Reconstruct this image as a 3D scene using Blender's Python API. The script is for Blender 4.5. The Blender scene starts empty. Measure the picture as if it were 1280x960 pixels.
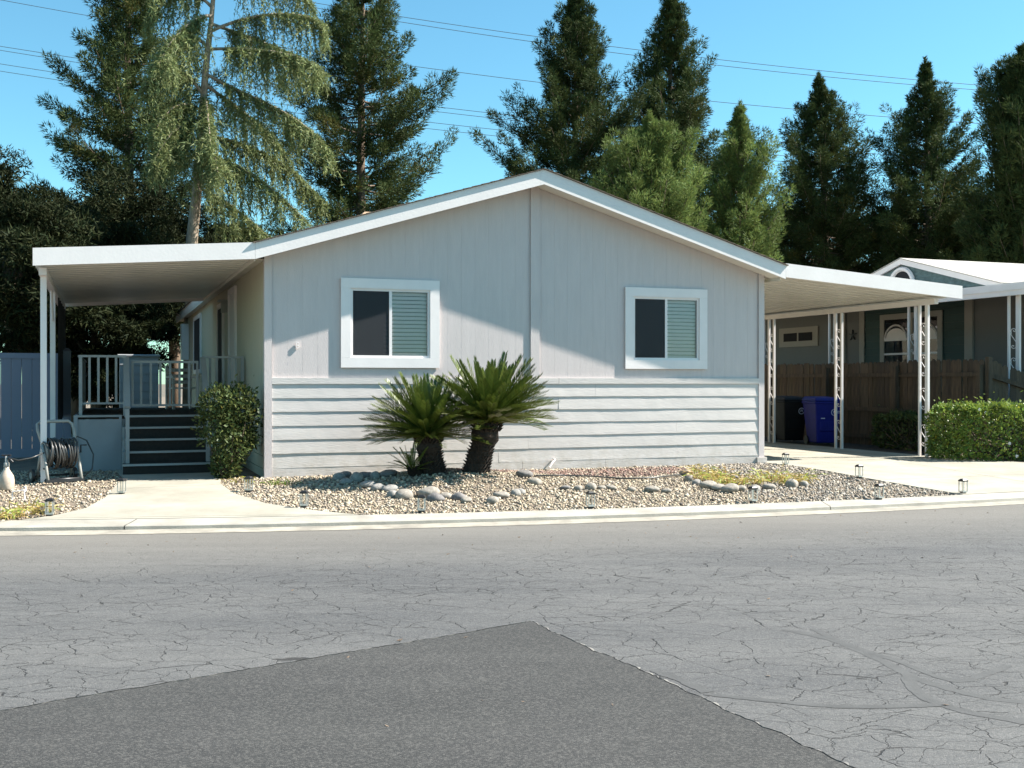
import bpy, bmesh, math, random
import numpy as np
from mathutils import Vector, Matrix
R = math.radians
PI = math.pi
SC = bpy.context.scene
COL = SC.collection

# ------------------------------------------------------------------ camera, sky, sun, exposure
FPX, CX, CY, HC = 1380.0, 640.0, 477.0, 1.6          # focal length / centre of the 1280 px picture, eye height
cam_d = bpy.data.cameras.new('camera')
cam = bpy.data.objects.new('camera', cam_d); COL.objects.link(cam)
cam_d.sensor_width = 36.0
cam_d.lens = 36.0 * FPX / 1280.0
cam_d.clip_end = 2000
cam.location = (0, 0, HC)
cam.rotation_euler = (R(90 - math.degrees(math.atan(3.0 / FPX))), 0, 0)
SC.camera = cam

A = R(20.3)                                          # the house stands turned by this angle
U = np.array([math.cos(A), math.sin(A)]); V = np.array([-math.sin(A), math.cos(A)])
P0 = np.array([-3.59, 16.1])                         # front left corner of the house
sl = np.array([1.80, -0.40, 1.82])                   # towards the sun, in the house's frame
sw = Vector((sl[0] * U[0] + sl[1] * V[0], sl[0] * U[1] + sl[1] * V[1], sl[2])).normalized()
SUN_EL = math.asin(sw.z)
SUN_AZ = math.atan2(sw.x, sw.y)

w = bpy.data.worlds.new('World'); SC.world = w; w.use_nodes = True
nt = w.node_tree
sky = nt.nodes.new('ShaderNodeTexSky'); sky.sky_type = 'NISHITA'; sky.sun_disc = False
sky.sun_elevation = SUN_EL; sky.sun_rotation = SUN_AZ
sky.air_density = 1.0; sky.dust_density = 0.3; sky.ozone_density = 1.0; sky.altitude = 100
bg = nt.nodes['Background']; bg.inputs['Strength'].default_value = 0.058
tn = nt.nodes.new('ShaderNodeMix'); tn.data_type = 'RGBA'; tn.blend_type = 'MULTIPLY'; tn.inputs[0].default_value = 1.0
tn.inputs[7].default_value = (.69, 1.20, 1.20, 1)      # the photograph's cooler, greener blue, the same over the whole sky
nt.links.new(sky.outputs[0], tn.inputs[6]); nt.links.new(tn.outputs[2], bg.inputs[0])

sd = bpy.data.lights.new('sun', 'SUN'); sd.energy = 5.0; sd.angle = R(0.53); sd.color = (1.0, 0.95, 0.87)
so = bpy.data.objects.new('sun', sd); COL.objects.link(so)
so.rotation_euler = sw.to_track_quat('Z', 'Y').to_euler(); so.location = (20, 5, 25)

SC.view_settings.view_transform = 'Standard'; SC.view_settings.look = 'None'
SC.view_settings.exposure = 1.58; SC.view_settings.gamma = 1.0; SC.view_settings.use_curve_mapping = False
SC.render.engine = 'CYCLES'
SC.cycles.max_bounces = 8; SC.cycles.transparent_max_bounces = 16
SC.cycles.caustics_reflective = False; SC.cycles.caustics_refractive = False

# ------------------------------------------------------------------ helpers: places
def L2W(lx, ly, z=0.0):
    p = P0 + U * lx + V * ly
    return (float(p[0]), float(p[1]), z)
def g(px, py, z):                                    # a picture point resting at height z
    t = (HC - z) / ((py - CY) / FPX)
    return ((px - CX) / FPX * t, t, z)
def at(px, py, Z):                                   # a picture point at distance Z
    return ((px - CX) / FPX * Z, Z, HC - (py - CY) / FPX * Z)
def yk(x):                                           # edge of the asphalt
    a, b = .01383, .2297
    if x < -8: return 12.27 + b * -8 + a * 64 + (b - 16 * a) * (x + 8)
    if x > 9: return 12.27 + b * 9 + a * 81 + (b + 18 * a) * (x - 9)
    return 12.27 + b * x + a * x * x
KB = 0.68
PALM = [L2W(2.80, -1.42), L2W(2.2, -1.32)]
def yard_z(x, y):
    o = y - (yk(x) + KB)
    z = .07 + .13 * min(max(o / 3.4, 0), 1)
    for p in PALM:
        d2 = (x - p[0]) ** 2 + (y - p[1]) ** 2
        z += .085 * math.exp(-d2 / 1.1)
    return z

# ------------------------------------------------------------------ helpers: materials
def mat(name, col, rough=.6, var=.0, vscale=4.0, bump=0.0, bscale=60.0, metal=0.0, col2=None, stretch=(1, 1, 1), tint=False,
        translucent=0.0, spec=.5, fine=None):
    m = bpy.data.materials.new(name); m.use_nodes = True
    n = m.node_tree.nodes; l = m.node_tree.links
    b = n['Principled BSDF']
    b.inputs['Roughness'].default_value = rough; b.inputs['Metallic'].default_value = metal
    b.inputs['Specular IOR Level'].default_value = spec
    tc = n.new('ShaderNodeTexCoord'); mp = n.new('ShaderNodeMapping')
    mp.inputs['Scale'].default_value = stretch
    l.new(tc.outputs['Object'], mp.inputs['Vector'])
    c2 = col2 or tuple(max(c * (1 - var), 0) for c in col)
    if var > 0 or col2:
        ns = n.new('ShaderNodeTexNoise'); ns.inputs['Scale'].default_value = vscale; ns.inputs['Detail'].default_value = 6
        ns.inputs['Roughness'].default_value = .65
        l.new(mp.outputs[0], ns.inputs['Vector'])
        cr = n.new('ShaderNodeValToRGB'); cr.color_ramp.elements[0].position = .35; cr.color_ramp.elements[1].position = .68
        cr.color_ramp.elements[0].color = (*c2, 1); cr.color_ramp.elements[1].color = (*col, 1)
        l.new(ns.outputs['Fac'], cr.inputs[0]); out = cr.outputs[0]
    else:
        rgb = n.new('ShaderNodeRGB'); rgb.outputs[0].default_value = (*col, 1); out = rgb.outputs[0]
    if tint:
        at_ = n.new('ShaderNodeAttribute'); at_.attribute_name = 'tint'
        mx = n.new('ShaderNodeMix'); mx.data_type = 'RGBA'; mx.blend_type = 'MULTIPLY'; mx.inputs[0].default_value = 1
        l.new(out, mx.inputs[6]); l.new(at_.outputs['Color'], mx.inputs[7]); out = mx.outputs[2]
    l.new(out, b.inputs['Base Color'])
    if bump > 0:
        nb = n.new('ShaderNodeTexNoise'); nb.inputs['Scale'].default_value = bscale; nb.inputs['Detail'].default_value = 4
        l.new(mp.outputs[0], nb.inputs['Vector'])
        bp = n.new('ShaderNodeBump'); bp.inputs['Strength'].default_value = bump; bp.inputs['Distance'].default_value = .01
        l.new(nb.outputs['Fac'], bp.inputs['Height']); l.new(bp.outputs[0], b.inputs['Normal'])
    if translucent > 0:
        tr = n.new('ShaderNodeBsdfTranslucent'); l.new(out, tr.inputs['Color'])
        ms = n.new('ShaderNodeMixShader'); ms.inputs[0].default_value = translucent
        l.new(b.outputs[0], ms.inputs[1]); l.new(tr.outputs[0], ms.inputs[2])
        l.new(ms.outputs[0], n['Material Output'].inputs['Surface'])
    return m

M = {}
M['paint'] = mat('grey_paint', (.59, .52, .505), .55, .07, 2.5, .3, 34, stretch=(6, 6, .6))
M['lap'] = mat('lap_paint', (.62, .572, .54), .55, .12, 2.0, .3, 22, stretch=(.5, 5, 5))
def splash(m):
    n = m.node_tree.nodes; l = m.node_tree.links; b = n['Principled BSDF']; src = b.inputs['Base Color'].links[0].from_socket
    tc = n.new('ShaderNodeTexCoord'); sx = n.new('ShaderNodeSeparateXYZ'); l.new(tc.outputs['Object'], sx.inputs[0])
    mr = n.new('ShaderNodeMapRange'); mr.inputs[1].default_value = .75; mr.inputs[2].default_value = .15; l.new(sx.outputs['Z'], mr.inputs[0])
    ns = n.new('ShaderNodeTexNoise'); ns.inputs['Scale'].default_value = 5; ns.inputs['Detail'].default_value = 8; ns.inputs['Roughness'].default_value = .75; l.new(tc.outputs['Object'], ns.inputs['Vector'])
    r2 = n.new('ShaderNodeMapRange'); r2.inputs[1].default_value = .42; r2.inputs[2].default_value = .72; r2.inputs[4].default_value = .75; l.new(ns.outputs['Fac'], r2.inputs[0])
    mu = n.new('ShaderNodeMath'); mu.operation = 'MULTIPLY'; l.new(mr.outputs[0], mu.inputs[0]); l.new(r2.outputs[0], mu.inputs[1])
    mx = n.new('ShaderNodeMix'); mx.data_type = 'RGBA'; mx.inputs[7].default_value = (.33, .28, .21, 1)
    l.new(mu.outputs[0], mx.inputs[0]); l.new(src, mx.inputs[6]); l.new(mx.outputs[2], b.inputs['Base Color'])
splash(M['lap'])
M['white'] = mat('white_paint', (.82, .755, .735), .45, .06, 3, .08, 40)
M['barge'] = mat('barge_paint', (.78, .725, .70), .5, .07, 2, .12, 25)
M['pan'] = mat('awning_metal', (.74, .71, .64), .4, .12, 1.5, .0)
M['beige'] = mat('side_wall_paint', (.50, .46, .35), .6, .08, 2, .2, 25, stretch=(6, 6, .6))
M['shingle'] = mat('brown_shingle', (.16, .12, .09), .9, .4, 12, .6, 60)
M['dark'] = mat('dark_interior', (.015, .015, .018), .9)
M['blind'] = mat('blind_slat', (.93, .80, .775), .5)
M['concrete'] = mat('concrete', (.36, .335, .275), .85, .14, 1.3, .3, 90, col2=(.25, .23, .185))
M['kerb'] = mat('kerb_concrete', (.37, .345, .295), .85, .2, 2.2, .35, 70, col2=(.25, .23, .195))
M['gutter'] = mat('gutter_concrete', (.36, .33, .27), .85, .2, 3, .3, 70, col2=(.20, .18, .15))
M['soil'] = mat('soil', (.16, .12, .085), .95, .4, 3, .5, 40)
M['mulch'] = mat('bark_mulch', (.055, .04, .028), .95, .5, 9, .8, 50, col2=(.022, .016, .012))
M['earth'] = mat('earth', (.15, .125, .09), .95, .4, .6, .4, 20)
M['bedsoil'] = mat('bed_soil', (.21, .165, .12), .95, .4, 4, .6, 60)
M['gravel'] = mat('gravel', (1, 1, 1), .85, tint=True, bump=.2, bscale=120)
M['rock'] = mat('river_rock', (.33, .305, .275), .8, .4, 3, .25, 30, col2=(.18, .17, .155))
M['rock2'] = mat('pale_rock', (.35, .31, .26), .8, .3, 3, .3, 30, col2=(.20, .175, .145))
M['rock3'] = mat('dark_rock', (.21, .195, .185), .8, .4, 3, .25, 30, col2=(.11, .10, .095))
M['black'] = mat('black_plastic', (.022, .022, .024), .4, .3, 8)
M['hose'] = mat('hose_rubber', (.05, .05, .048), .35, .3, 10)
M['greyplastic'] = mat('grey_plastic', (.36, .35, .32), .45, .2, 6)
M['tan'] = mat('tan_plastic', (.56, .47, .38), .4, .25, 9, col2=(.36, .28, .22))
M['bluebin'] = mat('blue_plastic', (.012, .016, .20), .55, .25, 6, spec=.2)
M['blackbin'] = mat('black_bin_plastic', (.012, .012, .014), .6, .2, 6, spec=.15)
M['binlogo'] = mat('bin_print', (.45, .50, .62), .6)
M['fence'] = mat('weathered_fence_wood', (.125, .09, .06), .85, .45, 3, .5, 40, col2=(.055, .04, .028), stretch=(9, 9, .7), tint=True)
M['vinyl'] = mat('vinyl_fence', (.19, .205, .28), .4, .05, 2)  # white vinyl; its shade and blue skylight are put into this dark colour
M['bark'] = mat('bark', (.20, .145, .10), .95, .5, 6, .9, 18, col2=(.10, .07, .05), stretch=(3, 3, .6))
M['bark2'] = mat('pale_bark', (.40, .32, .24), .95, .5, 7, .9, 18, col2=(.18, .14, .10), stretch=(2, 2, .8))
M['redwood'] = mat('redwood_foliage', (.056, .076, .026), .7, tint=True, translucent=.18, spec=.08)
M['pine'] = mat('pine_foliage', (.135, .18, .052), .6, tint=True, translucent=.3, spec=.1)
M['deodar'] = mat('cedar_foliage', (.165, .195, .075), .6, tint=True, translucent=.3, spec=.25)
M['dense'] = mat('dense_foliage', (.020, .026, .010), .7, tint=True, translucent=.15, spec=.08)  # leaf colour darkened to carry the shade these trees stand in
M['hedge'] = mat('hedge_leaf', (.18, .245, .045), .4, tint=True, translucent=.3, spec=.4)
M['shrub'] = mat('shrub_leaf', (.085, .108, .034), .5, tint=True, translucent=.25, spec=.2)
M['frond'] = mat('frond_leaf', (.092, .124, .021), .38, tint=True, translucent=.10, spec=.5)
M['caudex'] = mat('palm_trunk', (.055, .035, .024), .95, .5, 14, .6, 40, col2=(.02, .014, .01))
M['yellow'] = mat('dry_leaf', (.48, .375, .12), .6, tint=True, translucent=.35)
M['carpet'] = mat('stair_carpet', (.036, .029, .025), .95, .3, 20, .5, 200)
M['deckpaint'] = mat('deck_paint', (.34, .345, .34), .55, .12, 4)
M['skirt'] = mat('skirt_paint', (.29, .305, .325), .55, .08, 3)
M['nwall'] = mat('neighbour_wall', (.145, .145, .138), .6, .06, 2)
M['teal'] = mat('teal_siding', (.018, .058, .054), .6, .15, 4)
M['tealsh'] = mat('teal_shingle', (.13, .20, .20), .7, .45, 9)
M['nroof'] = mat('pale_roof', (.42, .395, .35), .9, .25, 7, .5, 50, col2=(.29, .27, .24))
M['taupe'] = mat('taupe_trim', (.33, .305, .265), .6, .05, 3)
M['silver'] = mat('lamp_metal', (.55, .55, .53), .35, metal=.8)
M['frost'] = mat('frosted_lamp_plastic', (.66, .64, .57), .4)
M['wire'] = mat('wire', (.05, .055, .06), .6)
M['copper'] = mat('vent_metal', (.42, .28, .17), .6, .3, 8)
M['cloth'] = mat('shade_cloth', (.03, .03, .035), .9, .3, 6)
M['shedw'] = mat('shed_wall', (.30, .31, .32), .7, .1, 3)

def glass_mat(name, tintc, refl=1.45):
    m = bpy.data.materials.new(name); m.use_nodes = True
    n = m.node_tree.nodes; l = m.node_tree.links; n.remove(n['Principled BSDF'])
    gl = n.new('ShaderNodeBsdfGlossy'); gl.inputs['Roughness'].default_value = .02; gl.inputs['Color'].default_value = (.95, .97, 1, 1)
    tr = n.new('ShaderNodeBsdfTransparent'); tr.inputs['Color'].default_value = (*tintc, 1)
    fr = n.new('ShaderNodeFresnel'); fr.inputs['IOR'].default_value = refl
    ms = n.new('ShaderNodeMixShader'); l.new(fr.outputs[0], ms.inputs[0]); l.new(tr.outputs[0], ms.inputs[1]); l.new(gl.outputs[0], ms.inputs[2])
    l.new(ms.outputs[0], n['Material Output'].inputs['Surface'])
    return m
M['glass'] = glass_mat('window_glass', (1.0, .99, .99), 1.45)
M['lampglass'] = glass_mat('lamp_glass', (.9, .9, .88), 1.2)
def screen_mat():
    m = bpy.data.materials.new('insect_screen'); m.use_nodes = True
    n = m.node_tree.nodes; l = m.node_tree.links; b = n['Principled BSDF']
    b.inputs['Base Color'].default_value = (.022, .024, .03, 1); b.inputs['Roughness'].default_value = .7
    tr = n.new('ShaderNodeBsdfTransparent'); ms = n.new('ShaderNodeMixShader'); ms.inputs[0].default_value = .62
    l.new(tr.outputs[0], ms.inputs[1]); l.new(b.outputs[0], ms.inputs[2]); l.new(ms.outputs[0], n['Material Output'].inputs['Surface'])
    return m
M['screen'] = screen_mat()

def asphalt(name, c1, c2, cracks, grain, agg):
    m = bpy.data.materials.new(name); m.use_nodes = True
    n = m.node_tree.nodes; l = m.node_tree.links; b = n['Principled BSDF']
    b.inputs['Roughness'].default_value = .9; b.inputs['Specular IOR Level'].default_value = .3
    tc = n.new('ShaderNodeTexCoord')
    def noise(scale, detail=5, rough=.6, stretch=None, vec=None):
        k = n.new('ShaderNodeTexNoise'); k.inputs['Scale'].default_value = scale; k.inputs['Detail'].default_value = detail
        k.inputs['Roughness'].default_value = rough
        if stretch:
            mp = n.new('ShaderNodeMapping'); mp.inputs['Scale'].default_value = stretch; mp.inputs['Rotation'].default_value = (0, 0, R(-14))
            l.new(tc.outputs['Object'], mp.inputs[0]); l.new(mp.outputs[0], k.inputs['Vector'])
        else:
            l.new(tc.outputs['Object'], k.inputs['Vector'])
        return k
    def ramp(src, p0, p1, a=0.0, z=1.0):
        k = n.new('ShaderNodeMapRange'); k.inputs[1].default_value = p0; k.inputs[2].default_value = p1
        k.inputs[3].default_value = a; k.inputs[4].default_value = z; l.new(src, k.inputs[0]); return k.outputs[0]
    def mixc(fac, a, bb, mode='MIX'):
        k = n.new('ShaderNodeMix'); k.data_type = 'RGBA'; k.blend_type = mode
        if isinstance(fac, float): k.inputs[0].default_value = fac
        else: l.new(fac, k.inputs[0])
        for s, i in ((a, 6), (bb, 7)):
            if isinstance(s, tuple): k.inputs[i].default_value = (*s, 1)
            else: l.new(s, k.inputs[i])
        return k.outputs[2]
    def math_(op, a, bb):
        k = n.new('ShaderNodeMath'); k.operation = op
        for s, i in ((a, 0), (bb, 1)):
            if isinstance(s, float): k.inputs[i].default_value = s
            else: l.new(s, k.inputs[i])
        return k.outputs[0]
    col = mixc(ramp(noise(.55, 4, .6, (.5, 1.6, 1)).outputs['Fac'], .36, .64), c1, c2)
    col = mixc(ramp(noise(5, 5).outputs['Fac'], .3, .7, 0, .35), col, tuple(c * .78 for c in c1))
    col = mixc(ramp(noise(1.2, 4, .6, (.25, 3.5, 1)).outputs['Fac'], .5, .75, 0, .4), col, tuple(c * 1.25 for c in c2))
    # stones in the surface
    vo = n.new('ShaderNodeTexVoronoi'); vo.inputs['Scale'].default_value = agg; l.new(tc.outputs['Object'], vo.inputs['Vector'])
    sep = n.new('ShaderNodeSeparateColor'); l.new(vo.outputs['Color'], sep.inputs[0])
    col = mixc(ramp(sep.outputs[0], .0, 1.0, -.1, grain), col, (.36, .34, .31))
    col = mixc(ramp(sep.outputs[1], .55, 1.0, 0, grain * 1.6), col, (.02, .02, .02))
    heights = [ramp(vo.outputs['Distance'], 0, .6, .5, 0)]
    if cracks:
        # blocky cracking: warped cells of two sizes, broken up by a mask
        wn = noise(2.2, 4, .6); wv = n.new('ShaderNodeVectorMath'); wv.operation = 'MULTIPLY_ADD'
        wv.inputs[1].default_value = (.26, .26, 0); l.new(wn.outputs['Color'], wv.inputs[0]); l.new(tc.outputs['Object'], wv.inputs[2])
        wn2 = noise(16, 3, .6); wv2 = n.new('ShaderNodeVectorMath'); wv2.operation = 'MULTIPLY_ADD'
        wv2.inputs[1].default_value = (.032, .032, 0); l.new(wn2.outputs['Color'], wv2.inputs[0]); l.new(wv.outputs[0], wv2.inputs[2])
        mp = n.new('ShaderNodeMapping'); mp.inputs['Rotation'].default_value = (0, 0, R(-14)); mp.inputs['Scale'].default_value = (.75, 1.25, 1)
        l.new(wv2.outputs[0], mp.inputs[0])
        tot = None
        for sc_, wd, lo, hi, seed in ((5.6, .0155, .30, .58, 0), (2.7, .010, .28, .52, 3)):
            v = n.new('ShaderNodeTexVoronoi'); v.feature = 'DISTANCE_TO_EDGE'; v.inputs['Scale'].default_value = sc_
            l.new(mp.outputs[0], v.inputs['Vector'])
            mk = noise(1.1 + seed, 3)
            wdn = ramp(mk.outputs['Fac'], lo, hi, .0, wd)
            q = math_('DIVIDE', v.outputs['Distance'], math_('MAXIMUM', wdn, .0006))
            c = ramp(q, .35, 1.0, 1.0, .0)
            tot = c if tot is None else math_('MAXIMUM', tot, c)
        # less cracked beside the gutter, more along the wheel paths
        sx = n.new('ShaderNodeSeparateXYZ'); l.new(tc.outputs['Object'], sx.inputs[0])
        edge = math_('SUBTRACT', sx.outputs['Y'], math_('MULTIPLY', sx.outputs['X'], .25))
        msk = ramp(edge, 9.0, 11.6, 1.0, .12)
        fm = math_('MULTIPLY', tot, msk)
        col = mixc(math_('MULTIPLY', fm, .86), col, (.022, .021, .020))
        heights.append(math_('MULTIPLY', fm, -3.0))
        dust = ramp(edge, 9.6, 12.2, 0, .5)
        col = mixc(dust, col, (.20, .182, .155))
    l.new(col, b.inputs['Base Color'])
    h = heights[0]
    h = math_('ADD', h, ramp(noise(180, 3).outputs['Fac'], .3, .7, 0, .5))
    for e in heights[1:]: h = math_('ADD', h, e)
    bp = n.new('ShaderNodeBump'); bp.inputs['Strength'].default_value = .55; bp.inputs['Distance'].default_value = .006
    l.new(h, bp.inputs['Height']); l.new(bp.outputs[0], b.inputs['Normal'])
    return m
M['asphalt'] = asphalt('old_asphalt', (.070, .071, .073), (.106, .105, .103), True, .16, 120)
M['asphalt2'] = asphalt('newer_asphalt', (.033, .033, .0325), (.045, .0445, .043), False, .15, 120)
M['tar'] = mat('crack_sealer', (.074, .073, .071), .8, .3, 6, .3, 80)
M['chip'] = mat('seam_grit', (.22, .205, .18), .9, .4, 14, .4, 60, col2=(.12, .115, .11))

# ------------------------------------------------------------------ helpers: meshes and objects
class MB:
    def __init__(s): s.v = []; s.f = []
    def add(s, vs, fs):
        o = len(s.v); s.v += [tuple(p) for p in vs]; s.f += [tuple(i + o for i in q) for q in fs]; return s
    def hexa(s, b, t):                                # 4 bottom corners, 4 top corners, counter-clockwise from above
        return s.add(list(b) + list(t), [(3, 2, 1, 0), (4, 5, 6, 7), (0, 1, 5, 4), (1, 2, 6, 5), (2, 3, 7, 6), (3, 0, 4, 7)])
    def box(s, x0, x1, y0, y1, z0, z1):
        return s.hexa([(x0, y0, z0), (x1, y0, z0), (x1, y1, z0), (x0, y1, z0)], [(x0, y0, z1), (x1, y0, z1), (x1, y1, z1), (x0, y1, z1)])
    def slope(s, x0, x1, y0, y1, zb0, zb1, zt0, zt1):  # a box whose bottom and top run from x0 to x1
        return s.hexa([(x0, y0, zb0), (x1, y0, zb1), (x1, y1, zb1), (x0, y1, zb0)], [(x0, y0, zt0), (x1, y0, zt1), (x1, y1, zt1), (x0, y1, zt0)])
    def bar(s, a, b, wx, wy, up=(0, 0, 1)):           # square bar between two points
        a, b = Vector(a), Vector(b); d = (b - a).normalized(); upv = Vector(up)
        if abs(d.dot(upv)) > .98: upv = Vector((0, 1, 0))
        sx = d.cross(upv).normalized(); sy = sx.cross(d).normalized()
        q = [-sx * wx / 2 - sy * wy / 2, sx * wx / 2 - sy * wy / 2, sx * wx / 2 + sy * wy / 2, -sx * wx / 2 + sy * wy / 2]
        return s.hexa([a + k for k in q], [b + k for k in q])
    def tube(s, pts, r, n=6, cap=True):
        pts = [Vector(p) for p in pts]; m = len(pts)
        rs = r if isinstance(r, (list, tuple)) else [r] * m
        base = len(s.v); ref = None
        for i, p in enumerate(pts):
            d = (pts[min(i + 1, m - 1)] - pts[max(i - 1, 0)]).normalized()
            if ref is None:
                ref = d.cross(Vector((0, 0, 1)) if abs(d.z) < .9 else Vector((1, 0, 0))).normalized()
            ref = (ref - d * ref.dot(d)).normalized(); bi = d.cross(ref)
            for k in range(n):
                a = 2 * PI * k / n
                s.v.append(tuple(p + (ref * math.cos(a) + bi * math.sin(a)) * rs[i]))
        for i in range(m - 1):
            for k in range(n):
                k2 = (k + 1) % n
                s.f.append((base + i * n + k, base + i * n + k2, base + (i + 1) * n + k2, base + (i + 1) * n + k))
        if cap:
            s.f.append(tuple(base + k for k in reversed(range(n)))); s.f.append(tuple(base + (m - 1) * n + k for k in range(n)))
        return s
    def lathe(s, prof, n=16, c=(0, 0, 0)):
        base = len(s.v); m = len(prof)
        for r, z in prof:
            for k in range(n):
                a = 2 * PI * k / n; s.v.append((c[0] + r * math.cos(a), c[1] + r * math.sin(a), c[2] + z))
        for i in range(m - 1):
            for k in range(n):
                k2 = (k + 1) % n
                s.f.append((base + i * n + k, base + i * n + k2, base + (i + 1) * n + k2, base + (i + 1) * n + k))
        s.f.append(tuple(base + k for k in reversed(range(n)))); s.f.append(tuple(base + (m - 1) * n + k for k in range(n)))
        return s
    def mesh(s, name, m, smooth=False):
        me = bpy.data.meshes.new(name); me.from_pydata(s.v, [], s.f); me.update()
        if m: me.materials.append(M[m] if isinstance(m, str) else m)
        if smooth: me.polygons.foreach_set('use_smooth', [True] * len(me.polygons))
        return me
    def build(s, name, m, parent=None, smooth=False, **kw):
        return link(name, s.mesh(name, m, smooth), parent, **kw)

def link(name, me, parent=None, loc=None, rot=None, scale=None):
    o = bpy.data.objects.new(name, me); COL.objects.link(o)
    if parent: o.parent = parent
    if loc is not None: o.location = loc
    if rot is not None: o.rotation_euler = rot
    if scale is not None: o.scale = scale
    return o
def tag(o, label=None, cat=None, group=None, kind=None):
    for k, v in (('label', label), ('category', cat), ('group', group), ('kind', kind)):
        if v: o[k] = v
    return o
def thing(name, label, cat, loc=(0, 0, 0), rz=0.0, group=None):
    o = bpy.data.objects.new(name, None); COL.objects.link(o); o.location = loc; o.rotation_euler = (0, 0, rz)
    o.empty_display_size = .2
    return tag(o, label, cat, group)
def hthing(name, label, cat, lx=0, ly=0, z=0, group=None, rz=0):
    return thing(name, label, cat, L2W(lx, ly, z), A + rz, group)
def box(name, m, parent, *a): return MB().box(*a).build(name, m, parent)

def needlemesh(name, m, P, D, N, L, W, tint):
    """the same for needles: one slim triangle each"""
    n = len(P); L = np.asarray(L).reshape(-1, 1); W = np.asarray(W).reshape(-1, 1)
    v = np.empty((n, 3, 3), np.float32); v[:, 0] = P - N * W * .5; v[:, 1] = P + N * W * .5; v[:, 2] = P + D * L
    me = bpy.data.meshes.new(name); me.vertices.add(n * 3); me.vertices.foreach_set('co', v.ravel())
    me.loops.add(n * 3); me.loops.foreach_set('vertex_index', np.arange(n * 3, dtype=np.int32))
    me.polygons.add(n); me.polygons.foreach_set('loop_start', np.arange(0, n * 3, 3, dtype=np.int32))
    me.polygons.foreach_set('loop_total', np.full(n, 3, np.int32)); me.update(calc_edges=True)
    ca = me.color_attributes.new('tint', 'FLOAT_COLOR', 'POINT')
    c = np.ones((n, 3, 4), np.float32); c[:, :, :3] = np.asarray(tint, np.float32).reshape(n, 1, -1) * np.ones((1, 1, 3))
    ca.data.foreach_set('color', c.ravel()); me.materials.append(M[m]); return me
def leafmesh(name, m, P, D, N, L, W, tint, bend=0.0):
    """many small pointed leaves: base P, direction D, side N, length L, width W; tint per leaf"""
    n = len(P); L = np.asarray(L).reshape(-1, 1) * np.ones((n, 1)); W = np.asarray(W).reshape(-1, 1) * np.ones((n, 1))
    v = np.empty((n, 4, 3), np.float32)
    mid = P + D * L * .45
    v[:, 0] = P; v[:, 1] = mid + N * W * .5; v[:, 2] = P + D * L; v[:, 3] = mid - N * W * .5
    if bend: v[:, 2, 2] -= (bend * L[:, 0])
    me = bpy.data.meshes.new(name); me.vertices.add(n * 4); me.vertices.foreach_set('co', v.ravel())
    me.loops.add(n * 4); me.loops.foreach_set('vertex_index', np.arange(n * 4, dtype=np.int32))
    me.polygons.add(n); me.polygons.foreach_set('loop_start', np.arange(0, n * 4, 4, dtype=np.int32))
    me.polygons.foreach_set('loop_total', np.full(n, 4, np.int32))
    me.update(calc_edges=True)
    ca = me.color_attributes.new('tint', 'FLOAT_COLOR', 'POINT')
    c = np.ones((n, 4, 4), np.float32); c[:, :, :3] = np.asarray(tint, np.float32).reshape(n, 1, -1) * np.ones((1, 1, 3))
    ca.data.foreach_set('color', c.ravel())
    me.materials.append(M[m]); return me
def unit(a): return a / np.maximum(np.linalg.norm(a, axis=-1, keepdims=True), 1e-9)
def rand_unit(rng, n): return unit(rng.normal(size=(n, 3)))
def settint(me, cols):
    ca = me.color_attributes.new('tint', 'FLOAT_COLOR', 'POINT')
    c = np.ones((len(me.vertices), 4), np.float32); c[:, :3] = cols; ca.data.foreach_set('color', c.ravel())

# ================================================================== THE SETTING
def strip(xs, offs_z, name, m, parent=None):
    b = MB(); n = len(offs_z)
    for x in xs:
        for o, z in offs_z: b.v.append((x, yk(x) + o, z))
    for i in range(len(xs) - 1):
        for k in range(n - 1):
            b.f.append((i * n + k, (i + 1) * n + k, (i + 1) * n + k + 1, i * n + k + 1))
    return b.build(name, m, parent, smooth=False)
gp = MB().add([(-400, -300, -.06), (400, -300, -.06), (400, 700, -.06), (-400, 700, -.06)], [(0, 1, 2, 3)]).build('ground', 'earth')
tag(gp, kind='structure')
xs = [-60 + i * 1.0 for i in range(52)] + [-8 + i * .25 for i in range(1, 69)] + [9 + i for i in range(1, 60)]
rb = MB()
ys_n = 14
for x in xs:
    for k in range(ys_n): rb.v.append((x, -30 + (yk(x) + 30) * (k / (ys_n - 1)), 0.0))
for i in range(len(xs) - 1):
    for k in range(ys_n - 1): rb.f.append((i * ys_n + k, (i + 1) * ys_n + k, (i + 1) * ys_n + k + 1, i * ys_n + k + 1))
road = rb.build('road', 'asphalt'); tag(road, kind='structure')
# newer asphalt, a sheet laid over the old, with a ragged edge
rnd = random.Random(4)
def ragged(a, b, n, amp):
    out = []
    nx, ny = -(b[1] - a[1]), b[0] - a[0]; q = math.hypot(nx, ny); nx /= q; ny /= q
    wv = 0
    for i in range(n):
        t = i / (n - 1); wv = wv * .8 + rnd.uniform(-amp, amp)
        out.append((a[0] + (b[0] - a[0]) * t + nx * wv, a[1] + (b[1] - a[1]) * t + ny * wv))
    return out
apex = g(665, 778, 0)[:2]; le = g(0, 890, 0)[:2]; re_ = g(1065, 960, 0)[:2]
le2 = (apex[0] + (le[0] - apex[0]) * 3.2, apex[1] + (le[1] - apex[1]) * 3.2 )
re2 = (apex[0] + (re_[0] - apex[0]) * 3, apex[1] + (re_[1] - apex[1]) * 3)
e1 = ragged(le2, apex, 260, .009); e2 = ragged(apex, re2, 260, .010)
poly = e1 + e2[1:]
pb = MB(); pb.v = [(x, y, .005) for x, y in poly] + [(re2[0], -28, .005), (le2[0] - 6, -28, .005), (le2[0] - 6, le2[1] - 5, .005)]
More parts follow.
